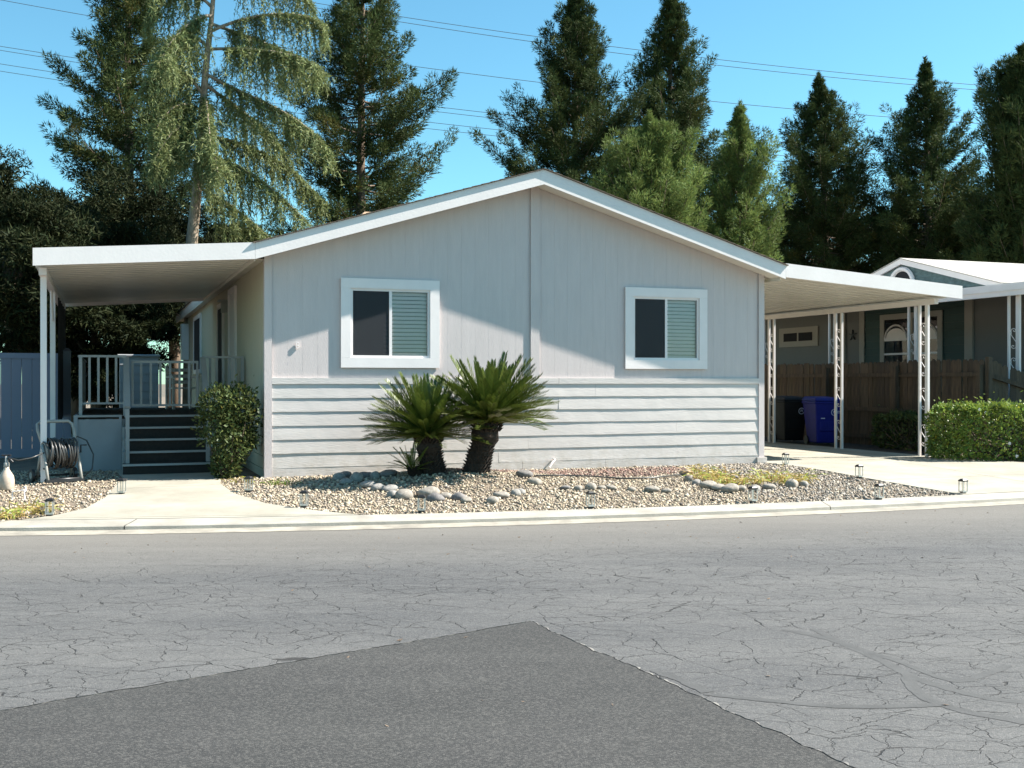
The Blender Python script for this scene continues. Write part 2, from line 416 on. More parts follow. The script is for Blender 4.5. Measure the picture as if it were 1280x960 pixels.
pb.f = [tuple(reversed(range(len(pb.v))))]
pb.build('asphalt_patch', 'asphalt2', road)
cb_ = MB()
for e, seed, wd in ((e2, 1, .016), (e1, 2, .006)):
    r2 = random.Random(seed); base = len(cb_.v); n = len(e)
    for i, (x, y) in enumerate(e):
        j = min(i + 1, n - 1); k = max(i - 1, 0); dx, dy = e[j][0] - e[k][0], e[j][1] - e[k][1]; q = math.hypot(dx, dy)
        a = wd * max(0, r2.uniform(-.5, 1.4)); b2 = wd * r2.uniform(.0, .3)
        cb_.v += [(x - dy / q * a, y + dx / q * a, .003), (x + dy / q * b2, y - dx / q * b2, .0085)]
    for i in range(n - 1): cb_.f.append((base + 2 * i, base + 2 * i + 1, base + 2 * i + 3, base + 2 * i + 2))
cb_.build('seam_edge', 'chip', road)
def ribbon(pts, wd, name, m, seed, z):
    r2 = random.Random(seed); P = [g(px, py, 0)[:2] for px, py in pts]
    out = []
    for i in range(len(P) - 1):
        for t in np.linspace(0, 1, 12, endpoint=i == len(P) - 2):
            p0, p1 = P[max(i - 1, 0)], P[i]; p2, p3 = P[i + 1], P[min(i + 2, len(P) - 1)]
            c = []
            for k in (0, 1):
                c.append(.5 * (2 * p1[k] + (p2[k] - p0[k]) * t + (2 * p0[k] - 5 * p1[k] + 4 * p2[k] - p3[k]) * t * t + (-p0[k] + 3 * p1[k] - 3 * p2[k] + p3[k]) * t ** 3))
            out.append(c)
    b = MB(); n = len(out)
    for i, (x, y) in enumerate(out):
        j = min(i + 1, n - 1); k = max(i - 1, 0); dx, dy = out[j][0] - out[k][0], out[j][1] - out[k][1]; q = math.hypot(dx, dy) or 1
        h = wd * 1.25 * (.5 + .5 * math.sin(PI * min(1, (i + .3) / 6) / 2)) * r2.uniform(.75, 1.15) / 2
        b.v += [(x - dy / q * h, y + dx / q * h, z), (x + dy / q * h, y - dx / q * h, z)]
    for i in range(n - 1): b.f.append((2 * i, 2 * i + 1, 2 * i + 3, 2 * i + 2))
    return b.build(name, m, road)
for k, (pts, wd) in enumerate([([(978, 787), (1040, 800), (1100, 825), (1150, 850), (1230, 872), (1300, 880)], .055),
                               ([(1015, 786), (1060, 806), (1120, 826), (1190, 851), (1235, 842), (1260, 832)], .045),
                               ([(1132, 842), (1150, 868), (1200, 888), (1290, 905)], .06),
                               ([(880, 868), (960, 876), (1060, 884), (1190, 881)], .045),
                               ([(815, 838), (850, 850), (885, 866)], .06)]):
    ribbon(pts, wd, 'sealed_crack', 'tar', k, .0012 + .0003 * k)
# dark specks of leaf litter and grit on the road
r3 = random.Random(8)
lb = MB()
for i in range(170):
    x = r3.uniform(-6, 8); y = yk(x) - abs(r3.gauss(0, 1.3)) - .02
    if r3.random() < .3: y = r3.uniform(5, 12)
    s = r3.uniform(.006, .022); a = r3.uniform(0, 6.3); h = r3.uniform(.003, .012)
    c, d = math.cos(a) * s, math.sin(a) * s
    lb.add([(x - c, y - d, .004), (x + d * .5, y - c * .5, .004), (x + c, y + d, .004 + h), (x - d * .5, y + c * .5, .004 + h * .6)], [(0, 1, 2, 3)])
lt = lb.build('leaf_litter', 'bark'); tag(lt, 'dark flecks of leaf litter strewn on the asphalt', 'litter', kind='stuff')

# gutter and kerb: cast pieces with joints between them
gut = strip(xs, [(-.02, .004), (.0, .008), (.16, .006), (.31, .010)], 'gutter', 'gutter'); tag(gut, kind='structure')
kerb = bpy.data.objects.new('kerb', None); COL.objects.link(kerb); tag(kerb, kind='structure')
jx = [-60, -40, -22, -14, -9.5, g(160, 658, .03)[0], g(1035, 634, .03)[0], 9.5, 14, 22, 40, 66]
for i in range(len(jx) - 1):
    x0, x1 = jx[i] + .005, jx[i + 1] - .005
    n = max(2, int((x1 - x0) / .25)); xx = [x0 + (x1 - x0) * k / n for k in range(n + 1)]
    prof = [(.29, -.02), (.295, .012), (.302, .044), (.325, .054), (.50, .062), (.70, .076), (.70, -.02)]
    s_ = strip(xx, prof, 'kerb_segment', 'kerb', kerb)
    me = s_.data; bm = bmesh.new(); bm.from_mesh(me); bmesh.ops.holes_fill(bm, edges=[e for e in bm.edges if e.is_boundary]); bm.to_mesh(me); bm.free()

# yard: one sheet from the kerb back
yb = MB(); oo = [0, .1, .25, .5, .75, 1, 1.3, 1.6, 2, 2.4, 2.8, 3.2, 3.6, 4.2, 5, 6, 8, 12, 20, 40, 90]
for x in xs:
    for o in oo: yb.v.append((x, yk(x) + KB + o, yard_z(x, yk(x) + KB + o) - .012))
n = len(oo)
for i in range(len(xs) - 1):
    for k in range(n - 1): yb.f.append((i * n + k, (i + 1) * n + k, (i + 1) * n + k + 1, i * n + k + 1))
yard = yb.build('yard_ground', 'bedsoil', smooth=True); tag(yard, kind='structure')

def clip(pts, p, nrm):                               # the part of a polygon on the side of p that nrm points to
    out = []
    for i in range(len(pts)):
        a, b = pts[i - 1], pts[i]; da = (a[0] - p[0]) * nrm[0] + (a[1] - p[1]) * nrm[1]; db = (b[0] - p[0]) * nrm[0] + (b[1] - p[1]) * nrm[1]
        if (da >= 0) != (db >= 0): t = da / (da - db); out.append((a[0] + (b[0] - a[0]) * t, a[1] + (b[1] - a[1]) * t))
        if db >= 0: out.append(b)
    return out
def slab(name, pts, m, lift, cuts, thick=.06):
    root = bpy.data.objects.new(name, None); COL.objects.link(root); tag(root, kind='structure')
    polys = [pts]
    for p, nrm in cuts:                              # saw-cut joints a centimetre wide
        nxt = []
        for q in polys:
            for sg in (1, -1):
                c = clip(q, (p[0] + nrm[0] * .006 * sg, p[1] + nrm[1] * .006 * sg), (nrm[0] * sg, nrm[1] * sg))
                if len(c) > 2: nxt.append(c)
        polys = nxt
    for pts in polys:
        bm = bmesh.new(); bm.faces.new([bm.verts.new((x, y, 0)) for x, y in pts])
        x0 = min(p[0] for p in pts); x1 = max(p[0] for p in pts); y0 = min(p[1] for p in pts); y1 = max(p[1] for p in pts)
        for ax, lo, hi in ((0, x0, x1), (1, y0, y1)):
            t = math.floor(lo) + .5
            while t < hi:
                if t > lo:
                    co = (t, 0, 0) if ax == 0 else (0, t, 0); no = (1, 0, 0) if ax == 0 else (0, 1, 0)
                    bmesh.ops.bisect_plane(bm, geom=bm.verts[:] + bm.edges[:] + bm.faces[:], plane_co=co, plane_no=no)
                t += .5
        for v in bm.verts: v.co.z = yard_z(v.co.x, v.co.y) + lift
        r = bmesh.ops.extrude_face_region(bm, geom=bm.faces[:])
        for e in r['geom']:
            if isinstance(e, bmesh.types.BMVert): e.co.z -= thick
        bmesh.ops.recalc_face_normals(bm, faces=bm.faces[:])
        me = bpy.data.meshes.new('slab'); bm.to_mesh(me); bm.free(); me.materials.append(M[m]); link('slab', me, root)
    return root
def kbk(x, d=.005): return (x, yk(x) + KB + .022 + d)
w_l = [L2W(-2.05, 2.3)[:2], L2W(-1.97, .9)[:2], (-5.62, 16.0), (-5.36, 14.9), (-5.12, 13.9), (-5.02, 13.0), (-5.15, 12.5), kbk(-5.4)]
w_r = [kbk(-1.75), (-2.35, 12.95), (-3.0, 13.45), (-3.6, 14.3), (-4.05, 15.3), L2W(-.55, .6)[:2], L2W(-.5, 2.3)[:2]]
WALK = w_l + [kbk(x) for x in (-5, -4.4, -3.8, -3.2, -2.6, -2.2)] + w_r
slab('walkway', WALK, 'concrete', .008, [(L2W(0, -.75)[:2], V), ((0, yk(-3.4) + KB + .55), (-.12, .993))])
d_l = [L2W(8.44, 9)[:2], L2W(8.44, .05)[:2], (4.75, 17.95), (5.25, 16.7), (5.72, 15.6), kbk(6.08)]
DRIVE = d_l + [kbk(x) for x in (6.8, 7.6, 8.4, 9.2, 10.5, 12, 14)] + [L2W(15.2, -4.2)[:2], L2W(13.6, -2.6)[:2], L2W(12.6, -1.2)[:2], L2W(12.28, .2)[:2], L2W(12.28, 9)[:2]]
slab('driveway', DRIVE, 'concrete', .010, [(L2W(0, -.2)[:2], V), (L2W(0, 3.2)[:2], V), (L2W(0, -2.9)[:2], V), (L2W(10.6, 0)[:2], U)])

MUL = [L2W(12.30, 9)[:2], L2W(12.30, .2)[:2], L2W(12.62, -1.2)[:2], L2W(13.62, -2.55)[:2], L2W(15.0, -2.2)[:2], L2W(15.0, .2)[:2], L2W(13.7, .5)[:2], L2W(13.7, 9)[:2]]
slab('planting_strip', MUL, 'mulch', .004, [], .03)
# ------------------------------------------------------------------ gravel
def inside(pts, x, y):
    c = np.zeros(len(x), bool); n = len(pts)
    for i in range(n):
        (x0, y0), (x1, y1) = pts[i], pts[i - 1]
        hit = ((y0 > y) != (y1 > y)) & (x < (x1 - x0) * (y - y0) / (y1 - y0 + 1e-12) + x0)
        c ^= hit
    return c
GRAV_C = [kbk(x, -.01) for x in (-1.7, -1, 0, 1, 2, 3, 4, 5, 6.05)] + [d_l[4], d_l[3], d_l[2], L2W(8.43, .0)[:2], L2W(0, .0)[:2], L2W(-.5, .4)[:2]] + list(reversed(w_r[1:5]))
GRAV_L = [kbk(x, -.01) for x in (-10, -8, -7, -6, -5.45)] + [w_l[6], w_l[5], w_l[4], w_l[3], w_l[2], L2W(-2.0, .9)[:2], L2W(-2.0, 2.1)[:2], L2W(-6, 3.5)[:2]]
ICV = np.array([(x, y, z) for z in (-.72, .72) for x, y in ((-.8, -.75), (.85, -.7), (.75, .85), (-.75, .7))], np.float32); ICV[4:, :2] *= .72
ICF = np.array([(0, 2, 1), (0, 3, 2), (4, 5, 6), (4, 6, 7), (0, 1, 5), (0, 5, 4), (1, 2, 6), (1, 6, 5), (2, 3, 7), (2, 7, 6), (3, 0, 4), (3, 4, 7)], np.int32)
rng = np.random.default_rng(11)
def gravel(name, poly, n, label):
    xs_ = np.array([p[0] for p in poly]); ys_ = np.array([p[1] for p in poly])
    x = rng.uniform(xs_.min(), xs_.max(), n * 4); y = rng.uniform(ys_.min(), ys_.max(), n * 4)
    k = inside(poly, x, y); x = x[k][:n]; y = y[k][:n]; n = len(x)
    s = rng.gamma(5, .0023, n).clip(.005, .032)
    z = np.array([yard_z(a, b) for a, b in zip(x, y)]) - .004
    sc = np.stack([s * rng.uniform(.8, 1.35, n), s * rng.uniform(.8, 1.35, n), s * rng.uniform(.5, .9, n)], 1)
    a = rng.uniform(0, 6.28, n); ca, sa = np.cos(a), np.sin(a)
    v = ICV[None] * sc[:, None] * rng.uniform(.78, 1.2, (n, 8, 1)).astype(np.float32)
    vx = v[..., 0] * ca[:, None] - v[..., 1] * sa[:, None]; vy = v[..., 0] * sa[:, None] + v[..., 1] * ca[:, None]
    tl = rng.uniform(-.4, .4, (n, 1))
    v = np.stack([vx + x[:, None], vy + y[:, None], v[..., 2] + vx * tl + (z + sc[:, 2] * .3)[:, None]], 2)
    f = (ICF[None] + (np.arange(n) * 8)[:, None, None]).reshape(-1, 3)
    me = bpy.data.meshes.new(name); me.vertices.add(n * 8); me.vertices.foreach_set('co', v.astype(np.float32).ravel())
    me.loops.add(f.size); me.loops.foreach_set('vertex_index', f.ravel().astype(np.int32))
    me.polygons.add(len(f)); me.polygons.foreach_set('loop_start', np.arange(0, f.size, 3, dtype=np.int32)); me.polygons.foreach_set('loop_total', np.full(len(f), 3, np.int32))
    me.update(calc_edges=True)
    pal = np.array([(.52, .45, .35), (.42, .36, .28), (.60, .55, .46), (.34, .28, .22), (.26, .23, .20), (.46, .41, .36), (.50, .42, .30), (.13, .11, .10)])
    pr = np.array([.2, .18, .17, .12, .1, .12, .08, .03])
    red = np.array([(.30, .18, .15), (.36, .24, .20), (.24, .15, .13), (.42, .33, .28), (.20, .14, .13)])
    grey = np.array([(.40, .37, .34), (.50, .47, .43), (.30, .28, .26), (.22, .21, .20), (.36, .31, .26)])
    c = pal[rng.choice(len(pal), n, p=pr / pr.sum())]
    q = np.stack([x, y], 1) - P0; lx = q @ U; ly = q @ V
    band = ((ly > -1.35 + .2 * np.sin(lx * 2.1)) & (ly < -.25) & (lx > 2.2) & (lx < 6.6)) & (rng.random(n) < .85)
    c[band] = red[rng.integers(0, len(red), band.sum())]
    gm = (lx > 5.9) & (rng.random(n) < .7) & ~band
    c[gm] = grey[rng.integers(0, len(grey), gm.sum())]
    c = c * rng.uniform(.55, .95, (n, 1)) * np.array([1.0, .95, .87])
    ca_ = me.color_attributes.new('tint', 'FLOAT_COLOR', 'POINT'); cc = np.ones((n, 8, 4), np.float32); cc[:, :, :3] = c[:, None, :]
    ca_.data.foreach_set('color', cc.ravel()); me.materials.append(M['gravel'])
    o = link(name, me); tag(o, label, 'gravel', kind='stuff')
gravel('gravel', GRAV_C, 31000, 'tan and grey gravel covering the bed before the house')
gravel('gravel', GRAV_L, 11000, 'tan gravel on the ground beside the walkway and hose reel')

# ================================================================== THE HOUSE
SL = .3016; RX = 4.215; WX = 8.43
def zb(x): return 3.34 + SL * ((x + .2) if x <= RX else (2 * RX + .2 - x))     # underside of the gable boards
house = hthing('house', 'grey gabled manufactured home with white trim and two sliding windows', 'house')
HD = 17.6
WINS = [(1.10, 2.63), (5.80, 7.33)]; WZ = (1.81, 3.15); TR = .15
sh = MB()
def wallcol(b, x0, x1, y0, y1, z0, z1=None):
    cuts = [x0] + ([RX] if x0 < RX < x1 else []) + [x1]
    for a, c in zip(cuts, cuts[1:]):
        if z1 is None: b.slope(a, c, y0, y1, z0, z0, zb(a) + .06, zb(c) + .06)
        else: b.box(a, c, y0, y1, z0, z1)
op = [(a + TR, c - TR) for a, c in WINS]; oz = (WZ[0] + TR, WZ[1] - TR)
xsw = [.0, op[0][0], op[0][1], op[1][0], op[1][1], WX]
for i in range(5):
    if i % 2 == 0: wallcol(sh, xsw[i], xsw[i + 1], .012, .10, .12)
    else:
        wallcol(sh, xsw[i], xsw[i + 1], .012, .10, .12, oz[0]); wallcol(sh, xsw[i], xsw[i + 1], .012, .10, oz[1])
sh.build('front_wall', 'paint', house)
# side and back walls
sw_ = MB(); sw_.box(.0, .10, .10, HD, .12, 3.50); sw_.box(WX - .10, WX, .10, HD, .12, 3.50); wallcol(sw_, .10, WX - .10, HD - .1, HD, .12)
y = .4
while y < HD - .3:                                       # battens standing proud on the side walls
    sw_.box(-.008, 0, y, y + .395, .7, 3.42); sw_.box(WX, WX + .008, y, y + .395, .7, 3.42); y += .405
for k in range(3): sw_.box(-.02, 0, .1, HD, .14 + k * .19, .31 + k * .19); sw_.box(WX, WX + .02, .1, HD, .14 + k * .19, .31 + k * .19)
sw_.build('side_wall', 'beige', house)
box('ceiling_panel', 'white', house, .1, WX - .1, .1, HD - .1, 3.28, 3.30)
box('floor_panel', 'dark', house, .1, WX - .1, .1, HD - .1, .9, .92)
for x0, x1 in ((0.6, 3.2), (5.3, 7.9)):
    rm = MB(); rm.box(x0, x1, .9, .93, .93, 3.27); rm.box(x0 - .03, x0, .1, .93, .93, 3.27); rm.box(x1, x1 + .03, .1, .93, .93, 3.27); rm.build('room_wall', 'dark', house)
# vertical planks of the front
pw = .2235; x = .09
while x < WX - .1:
    a, c = x, min(x + pw - .0025, WX - .09); cuts = [a]
    for o0, o1 in op:
        for q in (o0 - .05, o1 + .05):
            if a < q < c: cuts.append(q)
    cuts.append(c); cuts.sort()
    for s0, s1 in zip(cuts, cuts[1:]):
        m_ = (s0 + s1) / 2
        if any(o0 - .05 < m_ < o1 + .05 for o0, o1 in op):
            MB().box(s0, s1, .0105, .0125, 1.64, oz[0] - .05).build('siding_plank', 'paint', house)
            b = MB(); wallcol(b, s0, s1, .0105, .0125, oz[1] + .05); b.build('siding_plank', 'paint', house)
        else:
            b = MB(); wallcol(b, s0, s1, .0105, .0125, 1.64); b.build('siding_plank', 'paint', house)
    x += pw
for (a, c, z0, z1) in ((-.024, .085, 0.0, 0), (WX - .085, WX + .024, 0, 0)):
    b = MB(); b.slope(a, c, -.022, .0, .16, .16, zb(a) + .03, zb(c) + .03); b.build('corner_board', 'paint', house)
    e = MB(); e.box(*((a, a + .022) if a < 0 else (c - .022, c)), .0, .10, .16, 3.38); e.build('corner_board', 'paint', house)
b = MB(); b.slope(RX - .075, RX, -.016, -.0005, 1.66, 1.66, zb(RX - .075) + .03, zb(RX) + .03); b.slope(RX, RX + .075, -.016, -.0005, 1.66, 1.66, zb(RX) + .03, zb(RX + .075) + .03)
b.build('centre_board', 'paint', house)
for a, c in ((.085, 4.62), (4.625, WX - .085)):
    MB().box(a, c, -.022, .012, 1.565, 1.655).build('belt_board', 'lap', house)
# lap siding: wavy boards, each its own piece
rl = random.Random(21); CO = .205; z1 = 1.565
joints = [[5.27], [4.62], [4.15], [6.75], [4.1, ], [3.6, 6.78]]
for r_ in range(6):
    zt = z1 - r_ * CO + .02; z0 = z1 - (r_ + 1) * CO
    cuts = [.085] + joints[r_] + [WX - .085]
    for a, c in zip(cuts, cuts[1:]):
        b = MB(); a2, c2 = a + .0012, c - .0012; n = max(2, int((c2 - a2) / .16)); ph = rl.uniform(0, 6); ph2 = rl.uniform(0, 6)
        for i in range(n + 1):
            xx = a2 + (c2 - a2) * i / n
            p = .0105 + .0018 * math.sin(xx * 1.3 + ph) + .0012 * math.sin(xx * 3.7 + ph2) + .001 * rl.uniform(-1, 1)
            dz = .003 * math.sin(xx * .9 + ph2) + .0015 * rl.uniform(-1, 1)
            b.v += [(xx, -.002, zt), (xx, -.004 - p, z0 + dz), (xx, .008, z0 + dz), (xx, .008, zt)]
        for i in range(n):
            o, q = i * 4, i * 4 + 4
            for k in range(4): k2 = (k + 1) % 4; b.f.append((o + k, o + k2, q + k2, q + k))
        b.f.append((0, 3, 2, 1)); e = n * 4; b.f.append((e, e + 1, e + 2, e + 3))
        b.build('siding_board', 'lap', house)
for a, c in ((-.01, 4.0), (4.006, 5.45), (5.455, WX + .01)):
    MB().box(a, c, -.012, .012, .10, z1 - 6 * CO + .01).build('base_board', 'lap', house)
b = MB(); b.box(WX - .13, WX + .06, -.05, .05, .12, .30); b.build('corner_foot', 'lap', house)
# windows
for wi, (x0, x1) in enumerate(WINS):
    wn = MB(); i0, i1 = x0 + TR, x1 - TR; j0, j1 = oz
    f = .035
    wn.box(i0, i1, -.006, .055, j0, j0 + f); wn.box(i0, i1, -.006, .055, j1 - f, j1); wn.box(i0, i0 + f, -.006, .055, j0 + f, j1 - f); wn.box(i1 - f, i1, -.006, .055, j0 + f, j1 - f)
    xm = i0 + (i1 - i0) * .5
    wn.box(xm - .022, xm + .022, -.002, .05, j0 + f, j1 - f)
    win = wn.build('window', 'white', house); win['label'] = 'sliding window with a dark screen and white blinds'
    for nm, bx in (('trim_board', (x0, x1, WZ[1] - TR, WZ[1])), ('trim_board', (x0, x1, WZ[0], WZ[0] + TR)), ('trim_board', (x0, x0 + TR - .001, WZ[0] + TR + .001, WZ[1] - TR - .001)), ('trim_board', (x1 - TR + .001, x1, WZ[0] + TR + .001, WZ[1] - TR - .001))):
        MB().box(bx[0], bx[1], -.03, .0, bx[2], bx[3]).build(nm, 'white', win)
    MB().box(i0 + f, xm - .022, .008, .011, j0 + f, j1 - f).build('screen', 'screen', win)
    MB().box(i0 + f, xm - .02, .034, .038, j0 + f, j1 - f).build('pane', 'glass', win)
    MB().box(xm + .02, i1 - f, .022, .026, j0 + f, j1 - f).build('pane', 'glass', win)
    nb = 16
    for k in range(nb):
        zz = j0 + f + .02 + (j1 - j0 - 2 * f - .05) * k / (nb - 1)
        s = MB(); hl = .033; t = R(48)
        xa = xm - .09 if k < 8 and wi == 0 else xm + .0
        s.hexa([(xa, .075 - hl * math.cos(t), zz - hl * math.sin(t)), (i1 - .005, .075 - hl * math.cos(t), zz - hl * math.sin(t)), (i1 - .005, .075 + hl * math.cos(t), zz + hl * math.sin(t)), (xa, .075 + hl * math.cos(t), zz + hl * math.sin(t))],
               [(xa, .075 - hl * math.cos(t), zz - hl * math.sin(t) + .003), (i1 - .005, .075 - hl * math.cos(t), zz - hl * math.sin(t) + .003), (i1 - .005, .075 + hl * math.cos(t), zz + hl * math.sin(t) + .003), (xa, .075 + hl * math.cos(t), zz + hl * math.sin(t) + .003)])
        s.build('blind_slat', 'blind', win)
# roof: two slabs with shingle courses, gable boards, soffit
for sgn, nm in ((1, 'left'), (-1, 'right')):
    def X(x): return x if sgn == 1 else 2 * RX - x
    xa, xb_ = (-.2, RX) if sgn == 1 else (RX, 2 * RX + .2)
    rf = MB(); rf.slope(xa, xb_, -.375, HD + .25, zb(xa) + .05, zb(xb_) + .05, zb(xa) + .232, zb(xb_) + .232)
    ro = rf.build('roof', 'barge', house)
    nc = 30
    sg = MB()
    for k in range(nc):
        t0, t1 = k / nc, (k + 1) / nc
        a0 = -.235 + (RX + .235) * t0; a1 = -.235 + (RX + .235) * t1 + .02
        p = [X(a0), X(min(a1, RX))]
        za, zc = 3.34 + SL * (a0 + .2), 3.34 + SL * (min(a1, RX) + .2)
        if sgn == 1: sg.slope(p[0], p[1], -.433, HD + .29, za + .234, zc + .234, za + .250, zc + .242)
        else: sg.slope(p[1], p[0], -.433, HD + .29, zc + .234, za + .234, zc + .242, za + .250)
    sg.build('shingle_courses', 'shingle', ro)
    xm = RX - .06 if sgn == 1 else RX - .06
    c0, c1 = (xa, RX - .06) if sgn == 1 else (RX - .058, xb_)
    bb = MB()
    for a, c in (((c0, c1),) if sgn == 1 else ((c0, RX), (RX, c1))):
        bb.slope(a, c, -.40, -.378, zb(a), zb(c), zb(a) + .23, zb(c) + .23)
    bb.build('gable_board', 'barge', house)
    sf = MB(); sf.slope(xa, xb_, -.378, .0, zb(xa) + .03, zb(xb_) + .03, zb(xa) + .048, zb(xb_) + .048); sf.build('soffit', 'pan', house)
    ef = MB(); e0 = (-.2, -.18) if sgn == 1 else (WX + .18, WX + .2)
    ef.box(e0[0], e0[1], -.25, HD + .25, 3.33, 3.40); ef.box(*((-.18, .0) if sgn == 1 else (WX, WX + .18)), .1, HD + .2, 3.385, 3.40); ef.build('eave_board', 'pan', house)
# roof vent and number
v0 = MB(); v0.box(1.95, 2.42, 2.2, 2.7, zb(1.95) + .2, zb(2.42) + .30); v0.hexa([(1.88, 2.12, 4.42), (2.5, 2.12, 4.42), (2.5, 2.78, 4.42), (1.88, 2.78, 4.42)], [(1.96, 2.2, 4.50), (2.42, 2.2, 4.50), (2.42, 2.7, 4.50), (1.96, 2.7, 4.50)])
v0.build('roof_vent', 'copper', house)
def text_mesh(name, s, size, depth, m, parent, loc, rot):
    cu = bpy.data.curves.new(name, 'FONT'); cu.body = s; cu.size = size; cu.extrude = depth; cu.align_x = 'CENTER'; cu.resolution_u = 3
    o = bpy.data.objects.new(name + '_c', cu); COL.objects.link(o)
    me = bpy.data.meshes.new_from_object(o); COL.objects.unlink(o); bpy.data.objects.remove(o)
    me.materials.clear(); me.materials.append(M[m])
    return link(name, me, parent, loc, rot)
text_mesh('house_number', '8', .13, .008, 'white', house, (.46, -.008, 2.09), (PI / 2, 0, 0))
# spigot pipe at the base
MB().tube([(4.52, -.02, .36), (4.52, -.10, .36), (4.45, -.14, .30), (4.40, -.16, .24)], .014, 6).build('spigot', 'white', house)
# left side wall: doors, window, lamp, meter box
for nm, y0, y1, z0, z1_, m in (('door', 5.9, 6.85, 1.06, 3.06, 'dark'), ('door', 3.75, 4.7, 1.06, 3.2, 'white'), ('side_window', 11.2, 13.2, 1.9, 3.15, 'dark')):
    t = .10
    fr = MB(); fr.box(-.05, -.008, y0 - t, y1 + t, z1_, z1_ + t); fr.box(-.05, -.008, y0 - t, y0, z0, z1_); fr.box(-.05, -.008, y1, y1 + t, z0, z1_)
    if nm != 'door': fr.box(-.05, -.008, y0 - t, y1 + t, z0 - t, z0)
    d = fr.build(nm, 'white', house); MB().box(-.03, -.009, y0, y1, z0, z1_).build('panel', m, d)
    if nm == 'door': MB().tube([(-.03, y1 - .08, 2.05), (-.09, y1 - .08, 2.05)], .022, 8).build('handle', 'silver', d)
lm = MB(); lm.box(-.14, -.01, 5.05, 5.15, 2.9, 3.1); lm.box(-.2, -.01, 5.0, 5.2, 3.1, 3.14); lm.build('porch_lamp', 'greyplastic', house)
MB().box(-.2, -.01, 15.4, 15.9, 2.2, 3.2).build('meter_box', 'white', house)

# ================================================================== CARPORTS
def scroll_mesh():
    b = MB(); pts = []
    for s in (1, -1):
        a = [(s * (.042 - .03 * math.cos(t) * (1 - t / 9)), s * (.165 + .034 * math.sin(t) * (1 - t / 9))) for t in np.linspace(-.3, 4.6, 14)]
        pts.append(a)
    main = [(-.045, -.12), (-.05, -.08), (-.02, -.03), (.02, .03), (.05, .08), (.045, .12)]
    top = [(.045, .12), (.052, .15), (.038, .185), (.0, .197), (-.035, .18), (-.038, .15), (-.015, .135), (.005, .145), (.0, .162)]
    path = [(-x, -z) for x, z in reversed(top)] + main[1:-1] + top
    b.tube([(0, x * 1.35, z) for x, z in path], .0075, 6)
    return b.mesh('scroll', 'white', True)
SCR = scroll_mesh()
def post_pair(par, lx, ly, zbase, ztop, w2=.042, gap=.20, mater='white'):
    p = MB().box(lx - .021, lx + .021, ly - .021, ly + .021, zbase, ztop).build('post', mater, par)
    q = MB().box(lx - .024, lx + .024, ly - gap - w2 / 2, ly - gap + w2 / 2, zbase, ztop).build('post', mater, par)
    for zz in (zbase + .42, zbase + 1.10, zbase + 1.72, zbase + 2.30):
        if zz < ztop - .25: link('scroll', SCR, p, (lx, ly - gap / 2, zz))
    MB().box(lx - .06, lx + .06, ly - gap - .07, ly + .06, zbase - .02, zbase + .012).build('base_plate', mater, par)
def awning(par, x0, x1, y0, y1, z0, z1, fh, pitch=.3):
    fb = MB(); fb.slope(x0, x1, y0, y0 + .022, z0, z1, z0 + fh, z1 + fh); fb.build('fascia', 'barge', par)
    n = int((y1 - y0 - .03) / pitch); b = MB()
    for k in range(n):
        ya = y0 + .03 + k * pitch
        prof = [(0, .10), (.05, .10), (.07, .045), (pitch - .05, .045), (pitch - .03, .10), (pitch, .10)]
        base = len(b.v)
        for dy, dz in prof: b.v += [(x0, ya + dy, z0 + dz), (x1, ya + dy, z1 + dz)]
        for i in range(len(prof) - 1): o = base + 2 * i; b.f.append((o, o + 1, o + 3, o + 2))
    b.build('roof_pan', 'pan', par)
    t = MB(); t.slope(x0, x1, y0 + .03, y1 - .01, z0 + .115, z1 + .115, z0 + .125, z1 + .125); t.build('roof_top', 'white', par)
    bf = MB(); bf.slope(x0, x1, y1, y1 + .02, z0, z1, z0 + .16, z1 + .16); bf.build('rear_fascia', 'barge', par)
lc = hthing('porch_awning', 'white flat metal awning over the porch steps', 'awning')
awning(lc, -3.1, -.203, -.40, 8.3, 3.14, 3.34, .235)
MB().box(-3.05, -2.95, .05, 8.2, 3.06, 3.16).build('beam', 'white', lc)
for yy in (.30, 3.25, 7.4): MB().box(-3.04, -2.96, yy - .04, yy + .04, .15, 3.06).build('post', 'white', lc)
MB().tube([(-3.0, 3.2, 2.6), (-3.0, 2.75, 3.06)], .02, 6).build('brace', 'white', lc)
rc = hthing('carport', 'white metal carport awning on paired posts with scrollwork', 'carport')
awning(rc, 8.633, 12.39, -.40, 8.4, 3.37, 3.10, .235)
MB().box(12.02, 12.11, -.1, 8.3, 3.02, 3.115).build('beam', 'white', rc)
post_pair(rc, 12.06, .33, .18, 3.02, .075); post_pair(rc, 12.06, 2.85, .18, 3.02); post_pair(rc, 12.06, 5.3, .18, 3.02); post_pair(rc, 12.06, 7.9, .18, 3.02)
# dark roll-down cloth on the far side of the porch
cl = MB(); n = 16
for i in range(n + 1):
    yy = 3.45 + 3.7 * i / n; o = .035 * math.sin(i * 1.9)
    cl.v += [(o, yy, .95 + .05 * math.sin(i)), (o * .4, yy, 3.0), (o * .4 + .006, yy, 3.0), (o + .006, yy, .95 + .05 * math.sin(i))]
for i in range(n):
    for k in range(4): o, q = i * 4, i * 4 + 4; k2 = (k + 1) % 4; cl.f.append((o + k, o + k2, q + k2, q + k))
scl = cl.build('shade_cloth', 'cloth', None, loc=L2W(-2.93, 0), rot=(0, 0, A)); tag(scl, 'black shade cloth hanging between the porch awning posts', 'shade cloth')

